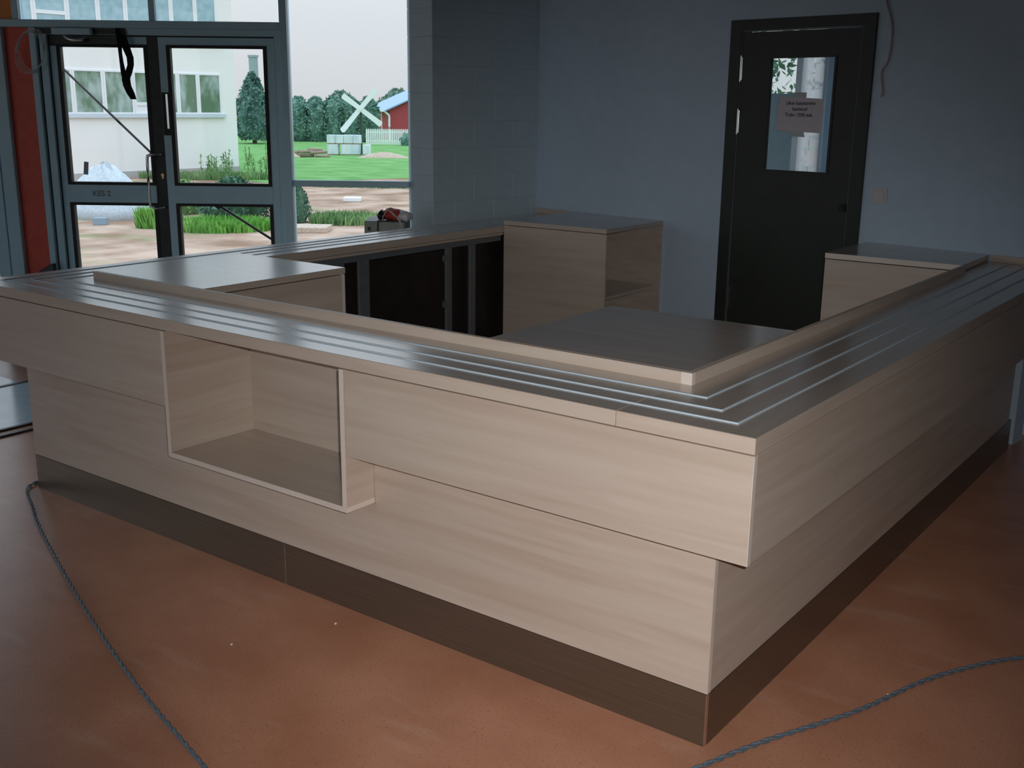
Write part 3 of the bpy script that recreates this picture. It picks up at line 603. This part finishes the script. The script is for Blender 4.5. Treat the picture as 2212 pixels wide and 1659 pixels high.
# curb boards standing along the inner edge
ZR = 1.0365; ct = 0.019
link('curb_board', box(XLI, XI - 0.036, YI, YI + ct, 0.86, ZR), 'maple_x', wt, bevel=0.0008)
link('curb_board', box(XI - ct, XI, YI + 0.0, 3.20, 0.86, ZR), 'maple_y', wt, bevel=0.0008)
link('curb_end', box(XI - 0.0355, XI + 0.0005, YI - 0.0008, YI + ct, ZT + 0.0002, ZR + 0.0002), 'edge', wt, label='pale end grain cap at the corner')
# upstands on the back wall
def wall_strip(name, s0, s1, z0, z1, m, parent_thing, t=0.018, gap=0.001):
    o = link(name, box(s0, s1, -t - gap, -gap, z0, z1), m, fr=WALL); return o
us = []
for s0, s1, lab in ((WS + 0.01, -0.80, 'maple upstand strip on the worktop by the block wall corner'), (2.30, 2.50, 'maple upstand strip at the right wall end of the worktop')):
    us.append(link('upstand', box(s0, s1, -0.020, -0.001, ZT + 0.0005, ZR), 'maple_x', loc=((s0 + s1) / 2, -0.01, ZT), fr=WALL, label=lab, cat='upstand', bevel=0.0008))

# open niche box in the front
nb = thing('display_niche', 'open maple box niche set into the front of the counter', 'niche', ((NXL + NXR) / 2, -0.13, NZ0))
yn0, yn1 = -OY - 0.001, 0.29
link('side_panel', box(NXL, NXL + 0.020, yn0, yn1, NZ0 + 0.0205, ZW - 0.004), 'maple_y', nb)
link('side_panel', box(NXR - 0.020, NXR, yn0, yn1, NZ0 + 0.0205, ZW - 0.004), 'maple_y', nb)
link('bottom_panel', box(NXL, NXR, yn0, yn1, NZ0, NZ0 + 0.020), 'top_x', nb)  # darker worktop laminate puts the shade on the niche floor into its colour
link('back_panel', box(NXL + 0.0205, NXR - 0.0205, yn1 - 0.016, yn1, NZ0 + 0.0205, ZW - 0.004), 'maple_x', nb)
for x0, x1, z0, z1 in ((NXL, NXL + 0.020, NZ0 + 0.0205, ZW - 0.004), (NXR - 0.020, NXR, NZ0 + 0.0205, ZW - 0.004), (NXL, NXR, NZ0, NZ0 + 0.020)):
    link('edge_band', box(x0, x1, yn0 - 0.0008, yn0, z0, z1), 'edge', nb)
link('edge_band', box(NXR, NXR + 0.0008, yn0, 0.0, NZ0, NZ0 + 0.020), 'edge', nb)

# ---- corner cabinets with tops flush with the curb
def cabinet(name, label, x0, x1, y0, y1f, front=None, group=None, open_side=False):
    """y1f(x) gives the rear edge"""
    c = thing(name, label, 'cabinet', ((x0 + x1) / 2, y0, 0), group=group)
    zt0 = ZR - 0.030
    bm = bmesh.new(); prism(bm, [(x0, y0), (x1, y0), (x1, y1f(x1)), (x0, y1f(x0))], zt0, ZR); link('cabinet_top', bm, 'top_x', c, bevel=0.0012)
    t = 0.018; i = 0.001; zb = zt0 - 0.0045
    return c, zt0, zb, i, t
c, zt0, zb, i, t = cabinet('corner_cabinet', 'square topped maple cabinet in the front left corner, its top shining with window light', XLI, -2.53, YI + 0.02, lambda x: 1.09)
link('top_edge', box(-2.53, -2.5292, YI + 0.021, 1.09, zt0 + 0.001, ZR - 0.001), 'maple_y', c)
link('side_panel', box(-2.53 - t, -2.532, YI + 0.022, 1.088, 0.0, zb), 'maple_y', c); link('side_panel', box(XLI + 0.002, XLI + t, YI + 0.022, 1.088, 0, zb - 0.08), 'maple_y', c)
link('front_panel', box(XLI + t, -2.53 - t, 1.072, 1.088, 0, zb), 'maple_x', c)
link('edge_band', box(-2.532, -2.5312, 1.07, 1.088, 0.0, zb), 'edge', c)
c, zt0, zb, i, t = cabinet('corner_cabinet', 'square topped maple cabinet in the front right corner, its top dull and dark', -1.0, XI - ct - 0.0005, YI + 0.02, lambda x: 1.048)
link('side_panel', box(-0.998, -0.98, YI + 0.022, 1.046, 0, zb), 'maple_y', c); link('side_panel', box(XI - ct - 0.02, XI - ct - 0.002, YI + 0.022, 1.046, 0, 0.85), 'maple_y', c)
link('front_panel', box(-0.98, XI - ct - 0.02, 1.03, 1.046, 0, zb), 'maple_x', c)
# far left cabinet : open shelf side towards the right
x0, x1, y0 = XLI, -2.475, 3.365
c, zt0, zb, i, t = cabinet('shelf_cabinet', 'maple cabinet left of the dark door, open on its right side with one shelf', x0, x1, y0, lambda x: wall_y(x) - 0.002)
link('top_edge', box(x0, x1, y0 - 0.0008, y0, zt0 + 0.001, ZR - 0.001), 'maple_x', c)
link('front_panel', box(x0 + 0.002, x1 - 0.001, y0 + 0.001, y0 + 0.019, 0, zb), 'maple_x', c)
bm = bmesh.new(); prism(bm, [(x0 + 0.002, wall_y(x0) - 0.022), (x1 - 0.001, wall_y(x1) - 0.022), (x1 - 0.001, wall_y(x1) - 0.004), (x0 + 0.002, wall_y(x0) - 0.004)], 0, zb); link('back_panel', bm, 'maple_x', c)
link('inner_panel', box(x0 + 0.25, x0 + 0.268, y0 + 0.02, 4.05, 0, zb), 'maple_y', c)
link('shelf', box(x0 + 0.27, x1 - 0.004, y0 + 0.02, 4.05, 0.575, 0.593), 'top_y', c); link('edge_band', box(x1 - 0.004, x1 - 0.0032, y0 + 0.02, 4.05, 0.575, 0.593), 'maple_y', c)
link('bottom_panel', box(x0 + 0.27, x1 - 0.004, y0 + 0.02, 4.05, 0.08, 0.098), 'top_y', c)
# right cabinet at the wall
x0, x1, y0 = -0.965, XI - ct - 0.0005, 3.205
c, zt0, zb, i, t = cabinet('low_cabinet', 'maple cabinet at the wall right of the door, beside the right arm of the counter', x0, x1, y0, lambda x: wall_y(x) - 0.002)
link('top_edge', box(x0, x1, y0 - 0.0008, y0, zt0 + 0.001, ZR - 0.001), 'edge', c)
link('front_panel', box(x0 + 0.002, x1 - 0.001, y0 + 0.001, y0 + 0.019, 0, zb), 'maple_x', c)
link('side_panel', box(x0 + 0.002, x0 + 0.02, y0 + 0.0195, 3.80, 0, zb), 'maple_y', c); link('side_panel', box(x1 - 0.02, x1 - 0.002, y0 + 0.0195, 3.72, 0, zb), 'maple_y', c)

# ================================================================== LOOSE THINGS INSIDE
def twisted(pts, R, name, label, loc):
    P = smooth_path(pts, 24); bm = bmesh.new()
    s = 0; prev = P[0]; strands = [[], []]
    for j, p in enumerate(P):
        s += (p - prev).length; prev = p
        tdir = (P[min(j + 1, len(P) - 1)] - P[max(j - 1, 0)]).normalized(); a = Vector((-tdir.y, tdir.x, 0)).normalized(); b = Vector((0, 0, 1))
        for k in range(2):
            ph = s * 2 * PI / 0.09 + k * PI
            strands[k].append(p + a * R * 0.55 * math.cos(ph) + b * R * 0.55 * math.sin(ph))
    for st in strands: tube(bm, st, R * 0.62, 6)
    link(name, bm, 'cable', loc=loc, label=label, cat='cable', smooth=True)
R = 0.0072; z = R * 1.2
twisted([(-3.62, 0.35, z), (-3.60, 0.12, z), (-3.57, -0.01, z), (-3.50, -0.075, z), (-3.30, -0.165, z), (-3.05, -0.277, z), (-2.55, -0.47, z), (-2.08, -0.641, z), (-1.56, -0.812, z), (-1.06, -0.95, z), (-0.5, -1.10, z)], R, 'floor_cable', 'blue grey twisted cable on the floor curling round the left end of the counter', (-3.5, -0.075, 0))
twisted([(-0.05, -0.34, z), (0.047, -0.092, z), (0.132, 0.123, z), (0.289, 0.453, z), (0.394, 0.755, z), (0.498, 0.961, z), (0.621, 1.136, z), (0.85, 1.35, z)], R, 'floor_cable', 'blue grey twisted cable on the floor right of the counter corner', (0.3, 0.45, 0))
def crumb(x, y, s, label):
    bm = bmesh.new(); bmesh.ops.create_icosphere(bm, subdivisions=1, radius=s)
    for v in bm.verts: v.co = Vector((v.co.x * random.uniform(0.6, 1.3), v.co.y * random.uniform(0.6, 1.2), v.co.z * 0.7 + s * 0.6)) + Vector((x, y, 0))
    link('plaster_crumb', bm, 'crumb', loc=(x, y, 0), label=label, cat='debris')
crumb(-1.56, -0.446, 0.006, 'white plaster crumb alone on the floor between cable and plinth')
crumb(-1.392, -0.119, 0.006, 'white plaster crumb on the floor near the plinth joint')
crumb(0.33, 0.62, 0.004, 'tiny white crumb on the floor right of the counter')
# metal box with a bag on it, behind the left arm, by the window
bxo = FACADE
mb = thing('metal_chest', 'grey green metal chest standing by the window behind the counter', 'chest', (-0.95, -0.36, 0), FACADE)
link('chest_body', box(-1.015, -0.925, -0.50, -0.12, 0, 1.028), 'tool_box', mb, bevel=0.004)
link('chest_body', box(-0.921, -0.74, -0.49, -0.12, 0, 1.024), 'tool_box', mb, bevel=0.004)
link('chest_lock', box(-0.992, -0.972, -0.507, -0.5005, 0.965, 0.99), 'black', mb)
bg_ = thing('tool_bag', 'red and black bag with white plastic lying on the metal chest', 'bag', (-0.83, -0.38, 1.03), FACADE)
def blob(cx, cy, cz, a, b, c_, seed, jit=0.18):
    rnd = random.Random(seed); bm = bmesh.new(); bmesh.ops.create_icosphere(bm, subdivisions=3, radius=1)
    for v in bm.verts:
        n = 1 + jit * math.sin(5 * v.co.x + seed) * math.cos(4 * v.co.y + 2 * seed) + rnd.uniform(-0.03, 0.03)
        v.co = Vector((cx + v.co.x * a * n, cy + v.co.y * b * n, cz + max(v.co.z, -0.8) * c_ * n))
    return bm
link('bag_body', blob(-0.83, -0.38, 1.062, 0.085, 0.09, 0.042, 3), 'bag_red', bg_, smooth=True)
link('bag_end', blob(-0.905, -0.39, 1.058, 0.035, 0.07, 0.036, 5), 'black', bg_, smooth=True)
link('plastic_wrap', blob(-0.755, -0.42, 1.055, 0.055, 0.06, 0.040, 9), 'bag_white', bg_, smooth=True)
bm = bmesh.new(); tube(bm, smooth_path([(-0.90, -0.46, 1.03), (-0.86, -0.47, 1.10), (-0.80, -0.48, 1.06), (-0.77, -0.51, 1.0), (-0.80, -0.515, 0.9)], 5), 0.003, 5); tube(bm, smooth_path([(-0.87, -0.44, 1.11), (-0.82, -0.475, 1.07), (-0.765, -0.51, 1.02), (-0.755, -0.515, 0.9)], 5), 0.003, 5)
link('cord', bm, 'wire_white', bg_, smooth=True)

# ================================================================== OUTDOORS
GZ = -1.0
bm = bmesh.new(); v = [bm.verts.new(p) for p in ((-160, -60, GZ), (40, -60, GZ), (40, 150, GZ), (-160, 150, GZ))]; bm.faces.new(v)
link('ground', bm, 'ground', kind='structure')
bm = bmesh.new(); prism(bm, [(-29.6, 23.6), (-27.9, 29.0), (-20, 38), (-30, 78), (-110, 95), (-110, 33), (-36.2, 28.2), (-34.6, 25.2)], GZ - 0.05, GZ + 0.015)
link('lawn', bm, 'lawn', kind='structure')
bm = bmesh.new(); bx(bm, -5.5, -0.45, 0.09, 2.2, GZ + 0.001, -0.03); link('entrance_landing', bm, 'concrete', fr=FACADE, kind='structure')

# white two storey building
BXF = -34.99
bd = thing('building', 'white two storey building with two bands of windows, across the yard', 'building', (-40, 21, GZ))
link('wall', box(-47, BXF, 12.0, 27.02, GZ, 8.4), 'render', bd)
def win(y0, y1, z0, z1, pane, split=None):
    f = 0.085; bm = bmesh.new(); x0, x1 = BXF, BXF + 0.05
    bx(bm, x0, x1, y0, y0 + f, z0, z1); bx(bm, x0, x1, y1 - f, y1, z0, z1); bx(bm, x0, x1, y0 + f, y1 - f, z0, z0 + f * 0.7); bx(bm, x0, x1, y0 + f, y1 - f, z1 - f * 0.7, z1)
    if split: bx(bm, x0, x1, y0 + f, y1 - f, split - 0.06, split + 0.06)
    w = link('window', bm, 'pvc', bd)
    if split:
        link('pane', box(BXF + 0.005, BXF + 0.02, y0 + f, y1 - f, split + 0.06, z1 - f * 0.7), pane, w); link('pane', box(BXF + 0.005, BXF + 0.02, y0 + f, y1 - f, z0 + f * 0.7, split - 0.06), 'pvc' if pane == 'far_glass' else pane, w)
    else: link('pane', box(BXF + 0.005, BXF + 0.02, y0 + f, y1 - f, z0 + f * 0.7, z1 - f * 0.7), pane, w)
ys_ = [16.2, 17.4, 18.55, 19.80, 21.02, 22.26, 23.35, 24.22, 25.16, 26.28]
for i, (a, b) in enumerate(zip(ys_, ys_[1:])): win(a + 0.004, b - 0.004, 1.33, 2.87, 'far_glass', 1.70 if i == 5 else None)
link('window_sill', box(BXF, BXF + 0.12, 16.1, 26.42, 1.20, 1.325), 'sill', bd)
ys_ = [16.2, 17.4, 18.58, 19.82, 21.02, 22.15, 23.35, 24.12, 25.22, 26.24]
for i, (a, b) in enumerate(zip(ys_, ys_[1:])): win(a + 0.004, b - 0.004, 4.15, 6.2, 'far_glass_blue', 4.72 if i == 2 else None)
link('window_sill', box(BXF, BXF + 0.12, 16.1, 26.42, 4.02, 4.145), 'sill', bd)
link('roof_edge', box(-47.1, BXF + 0.12, 11.9, 27.12, 8.4, 8.6), 'sill', bd)
link('base_course', box(-47.02, BXF + 0.03, 11.97, 27.05, GZ, GZ + 0.25), 'concrete', bd)

# foliage
def leaves(bm, n, shape, size, rnd, up=0.0):
    for _ in range(n):
        p = shape(rnd); s = size * rnd.uniform(0.6, 1.3)
        a = Vector((rnd.uniform(-1, 1), rnd.uniform(-1, 1), rnd.uniform(-1, 1) + up)).normalized(); b = a.cross(Vector((rnd.uniform(-1, 1), rnd.uniform(-1, 1), rnd.uniform(-1, 1)))).normalized()
        q = [p - a * s, p + b * s * 0.45, p + a * s, p - b * s * 0.45]
        bm.faces.new([bm.verts.new(t_) for t_ in q])
def lathe_core(bm, c, prof, seg=14, rnd=None, jit=0.15):
    rings = []
    for z, r in prof:
        rings.append([bm.verts.new((c[0] + r * (1 + rnd.uniform(-jit, jit)) * math.cos(2 * PI * k / seg), c[1] + r * (1 + rnd.uniform(-jit, jit)) * math.sin(2 * PI * k / seg), z)) for k in range(seg)])
    for a, b in zip(rings, rings[1:]):
        for k in range(seg): bm.faces.new((a[k], a[(k + 1) % seg], b[(k + 1) % seg], b[k]))
    bm.faces.new(list(reversed(rings[0]))); bm.faces.new(rings[-1])
def interp(prof, z):
    for (z0, r0_), (z1, r1_) in zip(prof, prof[1:]):
        if z0 <= z <= z1: return r0_ + (r1_ - r0_) * (z - z0) / max(z1 - z0, 1e-6)
    return 0.02
def tree(name, label, x, y, prof, trunk_r, n, size, m, seed, group=None, cat='tree', base=GZ, up=0.0, core=0.82):
    """prof: list of (height above base, crown radius)"""
    rnd = random.Random(seed); t = thing(name, label, cat, (x, y, base), group=group)
    P = [(base + a, b) for a, b in prof]
    bm = bmesh.new(); tube(bm, [(x, y, base - 0.05), (x + 0.03, y, base + prof[0][0] + 0.3 * (prof[-1][0] - prof[0][0]))], [trunk_r, trunk_r * 0.7], 8); link('trunk', bm, 'bark', t)
    bm = bmesh.new(); lathe_core(bm, (x, y), [(a, b * core) for a, b in P], 16, rnd, 0.18)
    def shp(r):
        z = r.uniform(P[0][0], P[-1][0]); R_ = interp(P, z); k = r.uniform(0.72 if core > 0.5 else 0.2, 1.12); a = r.uniform(0, 2 * PI)
        return Vector((x + R_ * k * math.cos(a), y + R_ * k * math.sin(a), z + r.uniform(-0.06, 0.06)))
    leaves(bm, n, shp, size, rnd, up); link('crown', bm, m, t)
    return t
tree('conifer', 'tall pointed dark tree just right of the white building', -59.7, 48.7, [(0.30, 0.85), (0.8, 1.25), (1.8, 1.30), (2.8, 1.05), (3.6, 0.72), (4.3, 0.42), (4.75, 0.15)], 0.16, 2600, 0.16, 'leaf_blue', 11)
hx0, hy0, hx1, hy1 = -62.6, 53.8, -57.4, 57.7
for k in range(6):
    f = k / 5; h = 3.25 + 0.18 * math.sin(3.1 * k)
    tree('hedge_tree', 'dense dark green tree, %s in the hedge row behind the lawn' % ('leftmost', 'second from the left', 'third from the left', 'third from the right', 'second from the right', 'rightmost')[k], hx0 + (hx1 - hx0) * f, hy0 + (hy1 - hy0) * f, [(0.05, 0.72), (0.8, 0.84), (2.0, 0.82), (2.8, 0.66), (h, 0.22)], 0.12, 1500, 0.15, 'leaf_dark', 20 + k, group='trees of the hedge row')
for k, (x, y, h, R_) in enumerate(((-82.5, 79.5, 4.0, 2.2), (-78.2, 83.5, 4.3, 2.4))):
    tree('distant_tree', ('round hazy tree far behind the hedge and windmill sails', 'round hazy tree far behind the red barn')[k], x, y, [(0.8, 0.8), (1.6, R_), (h - 1.2, R_ * 0.85), (h, 0.4)], 0.25, 1100, 0.26, 'leaf_far', 40 + k)
ch = thing('chimney', 'grey square chimney rising behind the pointed tree', 'chimney', (-68.7, 56.5, GZ))
link('stack', box(-68.95, -68.45, 56.25, 56.75, GZ, 5.25), 'chimney', ch); link('cap', box(-69.0, -68.4, 56.2, 56.8, 5.251, 5.42), 'chimney', ch)

# windmill sails
MILL = Frame(-43.07, 42.33, YAW)
wm = thing('windmill_sails', 'white wooden sails in the shape of an X on a post behind the pallets', 'windmill', (0, 0, GZ), MILL)
def blade(du, dz, tip):
    l = math.hypot(du, dz); ux, uz = du / l, dz / l; nx, nz = -uz, ux; w = 0.155
    pts = [(ux * 0.10 + nx * w * 0.8, uz * 0.10 + nz * w * 0.8), (ux * 0.10 - nx * w * 0.8, uz * 0.10 - nz * w * 0.8), (ux * l - nx * w, uz * l - nz * w), (ux * (l + tip) + nx * w * 0.4, uz * (l + tip) + nz * w * 0.4), (ux * l * 0.97 + nx * w, uz * l * 0.97 + nz * w)]
    bm = bmesh.new(); prism_y(bm, [(a, 1.53 + b) for a, b in pts], -0.02, 0.02); link('sail', bm, 'white_paint', wm)
for q in ((-0.97, 0.70, 0.02), (1.16, -0.86, 0.02), (-1.04, -1.22, 0.08), (0.90, 1.02, 0.02)): blade(*q)
bm = bmesh.new(); cyl(bm, (0, -0.06, 1.53), (0, 1, 0), 0.14, 0.16, 12); link('hub', bm, 'white_paint', wm)
link('post', box(-0.05, 0.05, 0.11, 0.21, GZ, 1.6), 'door', wm, label='dark wooden post')

# wrapped brick pallets
PAL = Frame(-44.06, 40.71, YAW)
for k, (a, b, z0, z1, lab) in enumerate(((0.0, 0.62, GZ, -0.40, 'pale wrapped pallet at the lower left of the stack'), (0.79, 1.81, GZ, -0.40, 'wide pale wrapped pallet at the lower middle of the stack'), (1.99, 2.37, GZ, -0.42, 'small pale wrapped pallet standing alone at the right of the stack'),
        (0.0, 0.455, -0.40, 0.10, 'pale wrapped bundle, leftmost of the upper row on the stack'), (0.47, 0.92, -0.40, 0.10, 'pale wrapped bundle, second from the left of the upper row'), (0.935, 1.45, -0.40, 0.11, 'pale wrapped bundle, third from the left of the upper row'), (1.465, 1.86, -0.40, 0.11, 'pale wrapped bundle, rightmost of the upper row on the stack'))):
    pt = thing('brick_pallet', lab, 'pallet', ((a + b) / 2, 0, z0), PAL, group='wrapped pallets in the yard')
    link('wrapped_stack', box(a, b, -0.3, 0.3, z0 + 0.06, z1), 'brick_wrap', pt, bevel=0.015); link('pallet_base', box(a + 0.01, b - 0.01, -0.29, 0.29, z0, z0 + 0.06), 'log', pt)
# timber heap left of the pallets
rnd = random.Random(4); LOGF = Frame(-42.6, 38.2, YAW)
for k in range(7):
    u = -0.75 + 0.22 * k; h_ = (0.10, 0.28, 0.12, 0.30, 0.42, 0.24, 0.10)[k]; a = rnd.uniform(-0.5, 0.5); bm = bmesh.new()
    ln = rnd.uniform(0.35, 0.6); tube(bm, [(u - ln * math.cos(a), -0.1 - 0.12 * k % 0.4, GZ + h_), (u + ln * math.cos(a), 0.25 * math.sin(a), GZ + h_ + 0.08 * math.sin(3 * k))], 0.085, 7)
    link('timber_log', bm, 'log', loc=(u, 0, GZ), fr=LOGF, label='weathered log, %s in the heap left of the pale pallets' % ('leftmost', 'second from the left', 'third from the left', 'middle one', 'topmost', 'second from the right', 'rightmost')[k], cat='log', group='logs in the timber heap')
# soil heaps
def heap(name, label, x, y, rx, ry, h, m, seed, cat='heap', ang=0.0):
    rnd = random.Random(seed); bm = bmesh.new(); seg, rg = 26, 9; rings = []
    for i in range(rg):
        f = i / (rg - 1); rr = 1 - f; z = h * (1 - rr ** 1.7)
        ring = []
        for k in range(seg):
            a = 2 * PI * k / seg; j = 1 + 0.10 * math.sin(3 * a + seed) + 0.06 * math.sin(7 * a + 2 * seed) + rnd.uniform(-0.03, 0.03)
            px_, py_ = rx * max(rr, 0.03) * j * math.cos(a), ry * max(rr, 0.03) * j * math.sin(a)
            ring.append(bm.verts.new((x + px_ * math.cos(ang) - py_ * math.sin(ang), y + px_ * math.sin(ang) + py_ * math.cos(ang), GZ - 0.02 + z * rnd.uniform(0.92, 1.05))))
        rings.append(ring)
    for a, b in zip(rings, rings[1:]):
        for k in range(seg): bm.faces.new((a[k], a[(k + 1) % seg], b[(k + 1) % seg], b[k]))
    bm.faces.new(rings[-1]); bm.faces.new(list(reversed(rings[0])))
    link(name, bm, m, loc=(x, y, GZ), label=label, cat=cat, smooth=True)
heap('soil_heap', 'pale brown soil heap on the grass right of the pallets', -39.5, 40.4, 1.5, 0.5, 0.34, 'earth', 3, ang=YAW)
heap('soil_heap', 'low brown soil heap at the left edge of the fixed window, by the logs', -43.6, 36.9, 1.0, 0.6, 0.45, 'earth', 8, ang=YAW)
heap('gravel_heap', 'big pale grey dome-shaped heap in front of the white building', -22.95, 13.05, 1.2, 0.85, 1.34, 'gravel', 5, ang=YAW)
heap('soil_heap', 'brown soil bank beside the pale grey heap', -24.6, 15.9, 1.6, 0.6, 0.42, 'earth', 6, ang=YAW)
link('loose_block', box(-0.15, 0.15, -0.1, 0.1, GZ, GZ + 0.17), 'blue_brick', fr=Frame(-21.6, 11.95, YAW), label='blue grey block on the soil in front of the pale heap', cat='block', bevel=0.01)
link('litter_sheet', box(-0.25, 0.25, -0.2, 0.2, GZ + 0.001, GZ + 0.13), 'white_paint', fr=Frame(-21.9, 20.45, YAW), label='white sheet lying on the bare soil beyond the window transom', cat='litter', bevel=0.02)
link('sand_slab', box(-0.75, 0.30, -0.4, 0.4, GZ + 0.001, GZ + 0.12), 'earth', fr=Frame(-17.0, 14.4, YAW), label='pale sandy slab on the ground under the fixed window', cat='slab', bevel=0.01)

# red barn
BARN = Frame(-60.0, 62.8, math.radians(54))
br = thing('barn', 'red wooden barn with a blue grey roof behind the white picket fence', 'barn', (3.5, 4, GZ), BARN)
bm = bmesh.new(); prism_y(bm, [(0, GZ), (7, GZ), (7, 1.35), (3.5, 2.9), (0, 1.35)], 0, 9); link('wall', bm, 'barn_red', br)
bm = bmesh.new(); prism_y(bm, [(-0.45, 1.22), (3.5, 2.97), (3.5, 3.07), (-0.5, 1.31)], -0.4, 9.4); link('roof', bm, 'barn_roof', br)
bm = bmesh.new(); prism_y(bm, [(3.5, 2.97), (7.45, 1.22), (7.5, 1.31), (3.5, 3.07)], -0.4, 9.4); link('roof', bm, 'barn_roof', br)
bm = bmesh.new(); tube(bm, smooth_path([(-0.45, -0.2, 1.25), (-0.30, -0.2, 1.1), (-0.08, -0.12, 0.9), (-0.06, -0.12, 0.4), (-0.06, -0.12, GZ)], 4), 0.085, 8); link('downpipe', bm, 'white_paint', br, label='white downpipe')
link('gutter', box(-0.56, -0.46, -0.4, 9.4, 1.20, 1.31), 'white_paint', br)
link('corner_trim', box(-0.03, 0.0, 3.3, 3.6, GZ, 1.2), 'white_paint', br)
# picket fence
FEN = Frame(-53.5, 53.4, YAW)
pf = thing('picket_fence', 'white picket fence in front of the red barn', 'fence', (1.5, 0, GZ), FEN)
pk = None
for k in range(28):
    u = 0.05 + k * 0.13
    if pk is None: pk = link('picket', prism_y(bmesh.new(), [(u - 0.045, GZ + 0.05), (u + 0.045, GZ + 0.05), (u + 0.045, 0.06), (u, 0.13), (u - 0.045, 0.06)], -0.015, 0.015), 'white_paint', pf)
    else:
        o = pk.copy(); COL.objects.link(o); o.location = (k * 0.13, 0, 0)
for z in (-0.75, -0.15): link('rail', box(0, 3.65, 0.016, 0.05, z, z + 0.08), 'white_paint', pf)
for u in (0.0, 1.8, 3.6): link('post', box(u, u + 0.09, 0.051, 0.14, GZ, 0.02), 'white_paint', pf)
tree('yard_bush', 'small dark bush in front of the picket fence', -50.6, 54.4, [(0.02, 0.35), (0.4, 0.42), (0.85, 0.15)], 0.04, 260, 0.09, 'leaf_dark', 61, cat='bush')
# shrubs and weeds nearer to the glass
tree('yard_bush', 'upright grey green bush standing right behind the door mullion', -18.75, 15.35, [(0.02, 0.30), (0.3, 0.38), (0.65, 0.30), (0.95, 0.10)], 0.03, 900, 0.05, 'leaf_bush', 62, cat='bush', up=0.5)
tree('yard_bush', 'wide grey green bush beyond the lower glass of the right leaf', -20.3, 14.8, [(0.02, 0.75), (0.4, 0.85), (0.8, 0.5), (1.0, 0.15)], 0.04, 1500, 0.07, 'leaf_bush', 63, cat='bush', up=0.3)
tree('yard_bush', 'low light bush beyond the lower glass next to the meeting stile', -22.6, 14.9, [(0.02, 0.65), (0.35, 0.8), (0.7, 0.45), (0.85, 0.15)], 0.03, 1300, 0.06, 'leaf_weed', 64, cat='bush', up=0.3)
def weeds(name, label, poly_fn, n, h, m, seed, lean=0.35, wd=0.016):
    rnd = random.Random(seed); bm = bmesh.new()
    for _ in range(n):
        x, y = poly_fn(rnd); hh = h * rnd.uniform(0.45, 1.15); a = rnd.uniform(0, 2 * PI); w = wd * rnd.uniform(0.7, 1.4)
        dx, dy = math.cos(a), math.sin(a); lx, ly = rnd.uniform(-lean, lean) * hh, rnd.uniform(-lean, lean) * hh
        b0 = bm.verts.new((x - dx * w, y - dy * w, GZ)); b1 = bm.verts.new((x + dx * w, y + dy * w, GZ))
        m0 = bm.verts.new((x - dx * w + lx * 0.4, y - dy * w + ly * 0.4, GZ + hh * 0.6)); m1 = bm.verts.new((x + dx * w + lx * 0.4, y + dy * w + ly * 0.4, GZ + hh * 0.6))
        t_ = bm.verts.new((x + lx, y + ly, GZ + hh)); bm.faces.new((b0, b1, m1, m0)); bm.faces.new((m0, m1, t_))
    o = link(name, bm, m, label=label, cat='weeds', kind='stuff'); return o
ca, sa = math.cos(YAW), math.sin(YAW)
def patch(cx, cy, ru, rw):
    def f(r):
        while True:
            a, b = r.uniform(-1, 1), r.uniform(-1, 1)
            if a * a + b * b < 1: break
        return cx + ca * a * ru - sa * b * rw, cy + sa * a * ru + ca * b * rw
    return f
weeds('grass_patch', 'bright grass and weeds beyond the lower glass of the right leaf', patch(-18.9, 13.2, 1.25, 0.9), 3200, 0.26, 'leaf_grass', 71)
weeds('grass_tuft', 'tuft of bright grass on the soil beyond the lower glass of the left leaf', patch(-20.3, 12.45, 0.36, 0.4), 700, 0.46, 'leaf_grass', 72)
weeds('weed_patch', 'green weeds on the soil below the fixed window transom', patch(-17.9, 16.2, 0.85, 0.9), 1500, 0.24, 'leaf_weed', 73)
weeds('weed_patch', 'strip of weeds on the soil just below the lawn', patch(-25.2, 25.4, 3.0, 0.8), 1800, 0.16, 'leaf_weed', 74)
# tall weeds along the foot of the white building
rnd = random.Random(9); bm = bmesh.new()
for k in range(34):
    x = -34.4 + rnd.uniform(-0.3, 1.4); y = 23.4 + 4.2 * (rnd.random() ** 0.7); hh = rnd.uniform(0.5, 1.25) * (0.55 + 0.5 * (y - 23) / 4)
    tx, ty = x + rnd.uniform(-0.12, 0.12), y + rnd.uniform(-0.12, 0.12)
    tube(bm, [(x, y, GZ), ((x + tx) / 2, (y + ty) / 2, GZ + hh * 0.55), (tx, ty, GZ + hh)], 0.012, 4)
    def shp(r, x=x, y=y, tx=tx, ty=ty, hh=hh):
        f = r.uniform(0.15, 1.02); return Vector((x + (tx - x) * f + r.gauss(0, 0.07 * (1.3 - f)), y + (ty - y) * f + r.gauss(0, 0.07 * (1.3 - f)), GZ + hh * f))
    leaves(bm, 26, shp, 0.05, rnd, 0.6)
link('tall_weeds', bm, 'leaf_weed', label='tall thin weeds growing along the foot of the white building', cat='weeds', kind='stuff')
weeds('grass_patch', 'rough grass along the foot of the white building', patch(-32.6, 23.6, 2.6, 0.9), 2600, 0.28, 'leaf_weed', 75)
# tree outside the window of the room behind the dark door
tree('garden_tree', 'leafy tree outside the far window seen through the door glass', WALL.w((-5.2, 9.0, 0)).x, WALL.w((-5.2, 9.0, 0)).y, [(1.6, 0.6), (2.2, 1.2), (3.0, 1.3), (4.2, 0.9), (5.0, 0.3)], 0.14, 1500, 0.075, 'leaf_bush', 81, core=0.04)

for o in list(bpy.data.objects):
    if '_off' in o: del o['_off']
